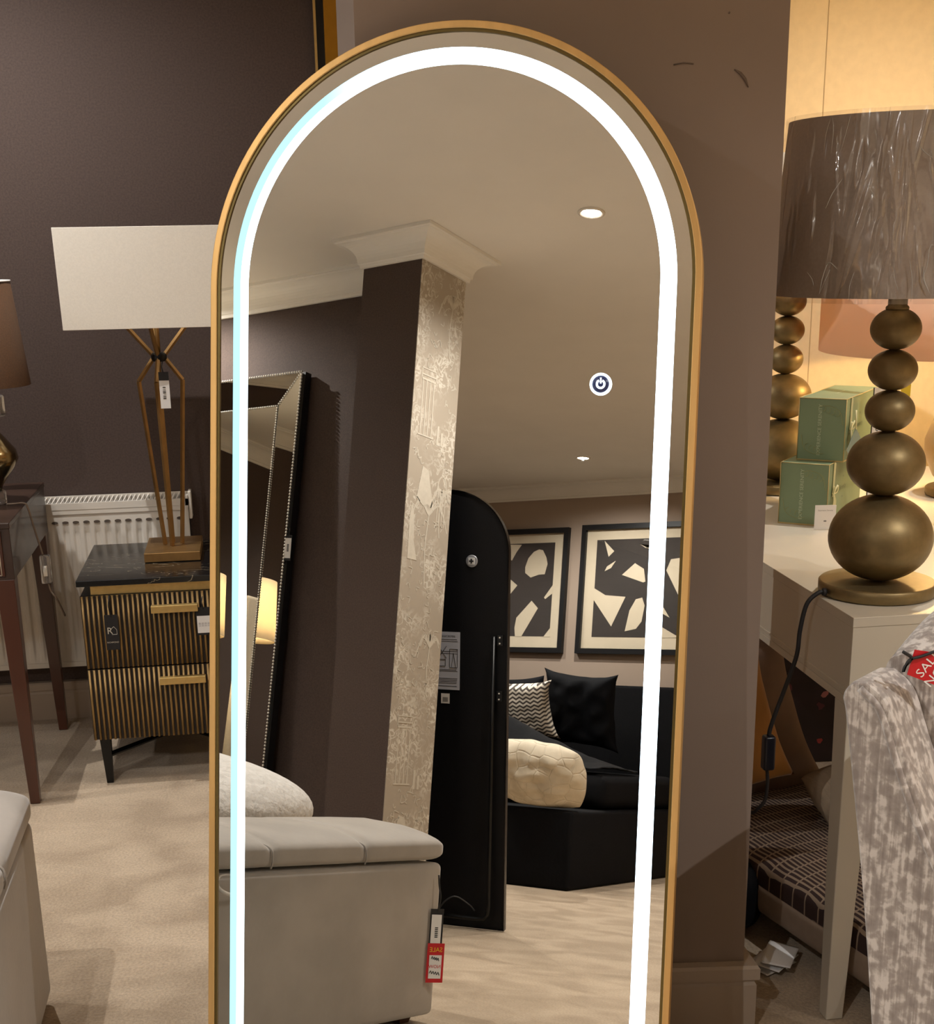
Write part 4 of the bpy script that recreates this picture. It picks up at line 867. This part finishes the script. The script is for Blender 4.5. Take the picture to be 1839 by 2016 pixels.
# green gift boxes
M_gbox = mat('sage_green_card', (122, 140, 108), .55, var=.03, vs=10)
M_goldink = mat('gold_foil', (196, 174, 118), .4, .5); M_leafink = mat('leaf_ink', (154, 158, 112), .5)
M_ribbon = mat('pale_ribbon', (222, 218, 170), .5)
def gift(label, loc, rz, w, d, h, low):
    t = thing('gift_box', label, 'box', loc, rz, 'sage green gift boxes')
    MB().box(0, w, 0, d, 0, h).build('box', M_gbox, t, bevel=.0012)
    MB().box(-.0008, w + .0008, -.0008, d + .0008, .0, .003).build('base_edge', M_goldink, t)
    e = MB()
    for a, b in (((0, 0, h), (w, 0, h)), ((w, 0, h), (w, d, h)), ((0, 0, h), (0, d, h)), ((0, 0, .003), (0, 0, h)), ((w, 0, .003), (w, 0, h))): e.tube([a, b], .0009, 5)
    e.build('gold_edging', M_goldink, t)
    text('EXPERIENCE SERENITY', .0115, mat('pale_green_ink', (186, 198, 168), .5), t, (w * .46, -.0006, h * .5), (0, 0, 1), (-1, 0, 0))
    for cx_, cz, s_ in ((.028, .024, 1), (w - .026, h - .024, -1)):
        q = MB()
        q.tube(bez([(cx_ - .02 * s_, -.0006, cz + .035 * s_), (cx_ - .012 * s_, -.0006, cz + .004 * s_), (cx_ + .012 * s_, -.0006, cz - .008 * s_), (cx_ + .034 * s_, -.0006, cz - .006 * s_)], 5), .0006, 4)
        for i in range(4): q.tube(bez([(cx_ - .012 * s_ + i * .011 * s_, -.0006, cz + .006 * s_ - i * .004 * s_), (cx_ - .010 * s_ + i * .011 * s_, -.0006, cz + .013 * s_ - i * .003 * s_), (cx_ - .004 * s_ + i * .011 * s_, -.0006, cz + .015 * s_ - i * .004 * s_)], 3), .0005, 4)
        q.build('leaf_print', M_leafink, t)
    text('the', .009, mat('dark_green_ink', (70, 92, 78), .5), t, (w + .0006, d * .42, h * .70), (0, 1, 0), (0, 0, 1)); text('Serenity', .017, MT['dark_green_ink'], t, (w + .0006, d * .42, h * .52), (0, 1, 0), (0, 0, 1)); text('box', .009, MT['dark_green_ink'], t, (w + .0006, d * .42, h * .36), (0, 1, 0), (0, 0, 1))
    text('Experience Serenity', .009, MT['pale_green_ink'], t, (w * .5, d * .5, h + .0008), (0, 1, 0), (-1, 0, 0))
    r = MB()
    yb = d * .13
    r.tube([(w + .0016, yb, h), (w + .0016, yb - .004, h * .45)], .0035, 4)
    for s_ in (-1, 1):
        r.tube(bez([(w + .003, yb - .003, h * .5), (w + .008, yb + s_ * .012, h * .62), (w + .006, yb + s_ * .016, h * .52), (w + .003, yb - .003, h * .5)], 5), .0026, 4)
        r.tube(bez([(w + .004, yb - .003, h * .5), (w + .006, yb + s_ * .007, h * .36), (w + .004, yb + s_ * .004, h * .2)], 5), .0026, 4)
    r.build('ribbon_bow', M_ribbon, t)
    return t
gz = math.radians(-38)
gift('lower sage green gift box with ribbon on cream table', (1.187, 3.034, .8046), gz, .112, .30, .142, True)
gift('upper sage green gift box stacked on the lower one', (1.232, 3.055, .9476), gz, .108, .30, .142, False)
t = thing('price_card', 'white square price card leaning on lower green box', 'card', (1.268, 2.948, .8048), math.radians(-8))
MB().box(-.030, .018, -.012, -.0112, .0, .056).build('card', M_paper, t)
text('Experience Serenity', .0042, M_grey_ink, t, (-.006, -.0125, .044), (1, 0, 0), (0, 0, 1)); MB().box(-.009, -.003, -.0125, -.0121, .018, .021).build('print_mark', M_grey_ink, t)
t = thing('swing_card', 'grey green diamond swing card tied to upper gift box', 'card', (1.342, 2.988, .990), math.radians(30))
dm = [(0, .036), (.034, -.006), (.004, -.052), (-.028, -.014)]
MB().prism(dm, -.0006, .0006, lambda u, v, d: (u, d, v)).build('card', mat('grey_green_card', (134, 150, 138), .5), t)
MB().tube([(0, -.001, .032), (.003, .004, .075)], .002, 5).build('ribbon', M_ribbon, t)
text('S', .022, MT['dark_green_ink'], t, (.003, -.0011, -.01), (1, 0, 0), (0, 0, 1))
t = thing('price_card', 'white card with black print behind upper gift box', 'card', (1.44, 3.075, .8048), math.radians(12))
MB().box(-.022, .03, -.0006, .0006, 0, .30).build('card', M_paper, t); MB().box(-.0235, -.0222, -.0012, .0012, 0, .30).build('dark_edge', M_inkblk, t)
for z_, n_ in ((.27, 'A'), (.235, 'm'), (.205, 'e'), (.175, 'w')): text(n_, .02, M_inkblk, t, (-.008, -.0011, z_), (1, 0, 0), (0, 0, 1), 'print_mark')

# ------------------------------------------------------------------ soft furnishings stored under the table
def lined():
    m = bpy.data.materials.new('sketch_grid_fabric'); m.use_nodes = True; nt = m.node_tree; b = nt.nodes['Principled BSDF']; b.inputs['Roughness'].default_value = .9
    tc = nt.nodes.new('ShaderNodeTexCoord'); sp = nt.nodes.new('ShaderNodeSeparateXYZ'); nt.links.new(tc.outputs['Object'], sp.inputs[0])
    def M(op, a, b_=None):
        n = nt.nodes.new('ShaderNodeMath'); n.operation = op
        for i, q in enumerate((a, b_)):
            if q is None: continue
            if isinstance(q, (int, float)): n.inputs[i].default_value = q
            else: nt.links.new(q, n.inputs[i])
        return n.outputs[0]
    nz = nt.nodes.new('ShaderNodeTexNoise'); nz.inputs['Scale'].default_value = 9; nt.links.new(tc.outputs['Object'], nz.inputs[0])
    a = M('FRACT', M('ADD', M('MULTIPLY', sp.outputs[1], 25.0), M('MULTIPLY', nz.outputs[0], .35)))
    c = M('FRACT', M('ADD', M('MULTIPLY', sp.outputs[0], 95.0), M('MULTIPLY', nz.outputs[0], 1.6)))
    g = M('MAXIMUM', M('LESS_THAN', a, .1), M('LESS_THAN', c, .42))
    mx = nt.nodes.new('ShaderNodeMix'); mx.data_type = 'RGBA'; mx.inputs[6].default_value = lin((58, 40, 36)); mx.inputs[7].default_value = lin((150, 130, 110))
    nt.links.new(g, mx.inputs[0]); nt.links.new(mx.outputs[2], b.inputs['Base Color']); return m
fc = thing('floor_cushion', 'large box cushion with sketched grid top on floor under table', 'cushion', (1.278, 2.47, .0), math.radians(16))
M_bord = mat('taupe_border', (150, 130, 112), .85, var=.05, vs=60)
rbox(-.255, .30, -.36, .50, .055, .145, .03, 4).build('border', M_bord, fc)
sup(.275, .425, .055, .5, .22, (.022, .07, .145), 80, 28).build('top_panel', lined(), fc)
for a in ((-.2, -.3), (.24, -.3), (-.2, .44), (.24, .44)): MB().lathe([(.02, .001), (.025, .0545)], 14, c=(a[0], a[1], 0)).build('foot', M_wood, fc)
cushion('cushion', pillow(.40, .26, .16, 21, .02, .05, 40, .3), mat('beige_cord', (140, 122, 100), .9, var=.1, vs=40, stretch=(8, 1, 1)), 'beige striped cushion lying on the grid floor cushion', (1.385, 2.55, .207), (math.radians(-72), 0, math.radians(12)))
cushion('cushion', pillow(.30, .32, .11, 23, .015), mat('ochre_velvet', (172, 122, 62), .8, var=.12, vs=8, sheen=.3), 'ochre velvet cushion leaning under the cream table', (1.012, 2.775, .235), (math.radians(-6), math.radians(-16.5), 0))
cushion('cushion', pillow(.50, .43, .15, 25, .015), mat('mauve_linen', (132, 108, 92), .85, var=.06, vs=20), 'large mauve beige cushion standing tilted under the cream table', (1.085, 2.965, .085), (0, math.radians(-19), 0))
fa = thing('canvas_print', 'dark plum floral canvas leaning under the cream table', 'picture', (1.38, 3.52, .002), math.radians(-4))
fa.rotation_euler = (math.radians(-8), 0, math.radians(-4))
MB().box(-.42, .40, 0, .03, 0, .60).build('canvas', mat('plum_canvas', (36, 22, 28), .7, var=.3, vs=14), fa)
M_pet = [mat('petal_red', (150, 52, 50), .7, var=.2, vs=30), mat('petal_pink', (170, 110, 112), .7, var=.2, vs=30), mat('petal_plum', (86, 40, 52), .7, var=.3, vs=30)]
rn = random.Random(3)
for i in range(90):
    x, z, r = rn.uniform(-.40, .38), rn.uniform(.05, .58), rn.uniform(.004, .017) * (1.8 if i % 11 == 0 else 1)
    n = 9; rad_ = [r * rn.uniform(.45, 1.0) for _ in range(n)]
    MB().prism([(x + rad_[k] * math.cos(k * 2 * PI / n), z + rad_[k] * math.sin(k * 2 * PI / n)) for k in range(n)], -.0008 - (i % 9) * .0001, -.0002, lambda u, v, d: (u, d, v)).build('painted_bloom', M_pet[i % 3], fa)
bg = thing('bag', 'black fabric bag with ring badge on floor behind pillar', 'bag', (.945, 2.66, .0))
sup(.075, .13, .085, .6, .6, (0, 0, .09), 40, 24, lambda p: p + Vector((.01 * noise.noise(p * 14), .01 * noise.noise(p * 12 + Vector((3, 0, 0))), 0))).build('body', M_blackfab, bg)
MB().tube(bez([(-.02, -.05, .16), (-.02, -.03, .21), (-.02, .03, .21), (-.02, .05, .16)], 6), .006, 6).build('handle', M_blackfab, bg)
MB().tube([(.012 * math.cos(a) - .01, -.134 + .004, .09 + .012 * math.sin(a)) for a in [i / 20 * 2 * PI for i in range(21)]], .002, 6).build('ring_badge', M_silver, bg)
for i in range(3):
    o = slab(lambda u, v, i=i: (-.045 + .09 * u, -.03 + .06 * v, .004 + i * .013 + .010 * math.sin(2.6 * u) * v), 14, 10, .0012).build('leaflet', M_paper)
    o.location = (.985 + i * .006, 2.43 - i * .008, .002); o.rotation_euler = (0, 0, .5 + i * .25)
    tag(o, ['crumpled white leaflet lying flat on floor by the pillar', 'middle white leaflet of three beside the pillar', 'topmost white leaflet of three beside the pillar'][i], 'leaflet', 'leaflets on the floor')

# ------------------------------------------------------------------ velvet armchair at bottom right
ac = thing('armchair', 'crushed silver velvet armchair with swooping sides in front of table', 'chair', (.752, 1.65, 0), math.radians(-50))
def crushed():
    m = bpy.data.materials.new('crushed_velvet'); m.use_nodes = True; nt = m.node_tree; b = nt.nodes['Principled BSDF']; b.inputs['Roughness'].default_value = .6; b.inputs['Sheen Weight'].default_value = .5
    tc = nt.nodes.new('ShaderNodeTexCoord'); n1 = nt.nodes.new('ShaderNodeTexNoise'); n1.inputs['Scale'].default_value = 55; n1.inputs['Detail'].default_value = 8; n1.inputs['Distortion'].default_value = .3; nt.links.new(tc.outputs['Object'], n1.inputs[0])
    mp = nt.nodes.new('ShaderNodeMapping'); mp.inputs['Scale'].default_value = (150, 150, 6); nt.links.new(tc.outputs['Object'], mp.inputs[0])
    n2 = nt.nodes.new('ShaderNodeTexNoise'); n2.inputs['Scale'].default_value = 1.0; n2.inputs['Detail'].default_value = 2; nt.links.new(mp.outputs[0], n2.inputs[0])
    ad = nt.nodes.new('ShaderNodeMath'); ad.operation = 'ADD'; sb = nt.nodes.new('ShaderNodeMath'); sb.operation = 'MULTIPLY'; sb.inputs[1].default_value = .75
    nt.links.new(n2.outputs[0], sb.inputs[0]); nt.links.new(n1.outputs[0], ad.inputs[0]); nt.links.new(sb.outputs[0], ad.inputs[1])
    r = nt.nodes.new('ShaderNodeValToRGB'); r.color_ramp.elements[0].position = .66; r.color_ramp.elements[0].color = lin((130, 120, 114)); r.color_ramp.elements[1].position = 1.0; r.color_ramp.elements[1].color = lin((200, 192, 185))
    k = r.color_ramp.elements.new(.86); k.color = lin((152, 142, 135))
    nt.links.new(ad.outputs[0], r.inputs[0]); nt.links.new(r.outputs[0], b.inputs['Base Color'])
    bp = nt.nodes.new('ShaderNodeBump'); bp.inputs['Strength'].default_value = .12; bp.inputs['Distance'].default_value = .004; nt.links.new(ad.outputs[0], bp.inputs['Height']); nt.links.new(bp.outputs[0], b.inputs['Normal']); return m
M_cv = crushed()
# swooping side: profile in local x (forward), z ; thickness along local y
front = bez([(.030, 0, .885), (.060, 0, .86), (.090, 0, .79), (.135, 0, .695), (.20, 0, .60), (.30, 0, .535), (.44, 0, .505), (.58, 0, .495)], 6)
back = bez([(.58, 0, .10), (.30, 0, .10), (.12, 0, .10), (.085, 0, .30), (.045, 0, .58), (.004, 0, .82), (-.004, 0, .86), (.008, 0, .882)], 6)
sprof = [(p.x, p.z) for p in front] + [(p.x, p.z) for p in back]
for y0, y1 in ((0, .085), (.465, .55)):
    s_ = MB().prism(sprof, y0, y1, lambda u, v, d: (u, d, v)).build('side_wing', M_cv, ac, bevel=.014, seg=3)
    yy = y0 + .001 if y0 == 0 else y1 - .001
    MB().tube([(p.x - .010, yy, p.z - .010) for p in front], .006, 8).build('piping', M_cv, ac)
def backf(u, v):
    y = .086 + .378 * u; z = .40 + .50 * v + (.045 * math.sin(PI * u)) * v; k = 1 - v
    return (.055 + .065 * k + .03, y, z)
bk = MB()
bprof = bez([(.012, 0, .86), (.02, 0, .895), (.055, 0, .905), (.085, 0, .88), (.12, 0, .70), (.165, 0, .42), (.10, 0, .38), (.075, 0, .42), (.04, 0, .62)], 5)
nb = len(bprof)
bk.grid(lambda u, v: (lambda p, y, c: (p.x, y, p.z + c * max(0, (p.z - .5)) / .4))(bprof[min(nb - 1, int(round(u * (nb - 1))))], .0865 + .377 * v, .045 * math.sin(PI * v)), nb, 20, True)
bk.f += [tuple(i * 20 for i in range(nb)), tuple(i * 20 + 19 for i in range(nb))[::-1]]; bk.sm += [False, False]
bk.build('back_cushion', M_cv, ac)
rbox(.172, .60, .088, .462, .30, .43, .03, 4).build('seat_cushion', M_cv, ac)
rbox(.13, .575, .088, .462, .11, .298, .01, 2).build('seat_frame', M_cv, ac)
for a, b in ((.13, .04), (.13, .51), (.54, .04), (.54, .51)): MB().frustum((a - .013, a + .013, b - .013, b + .013, .001), (a - .02, a + .02, b - .02, b + .02, .0995)).build('leg', M_wood, ac)
st = thing('sale_tag', 'red sale ticket on black cord over armchair back', 'tag', (0, 0, 0))
# ticket: corners from the photo on the chair-back plane (local frame of the ticket)
c_ = [on_plane(1786, 1328, 1, 1.618), on_plane(1801, 1279, 1, 1.618), on_plane(1862, 1288, 1, 1.618), on_plane(1850, 1352, 1, 1.618)]
o_ = c_[0]; st.location = o_
MB().prism([((p - o_).x, (p - o_).z) for p in c_], -.0006, .0006, lambda u, v, d: (u, d, v)).build('ticket', M_red, st)
ctr = (on_plane(1818, 1316, 1, 1.618) - o_)
text('SALE', .019, M_paper, st, (ctr.x + .006, -.0011, ctr.z + .006), (.62, 0, .78), (-.78, 0, .62))
text('NOW', .019, M_paper, st, (ctr.x + .022, -.0011, ctr.z - .004), (.62, 0, .78), (-.78, 0, .62))
cp_ = [on_plane(x, y, 1, 1.6155) - o_ for x, y in ((1778, 1283), (1795, 1296), (1782, 1312), (1779, 1322), (1790, 1300), (1815, 1292), (1845, 1281))]
MB().tube(bez(cp_, 5), .0022, 6).build('cord', M_inkblk, st)
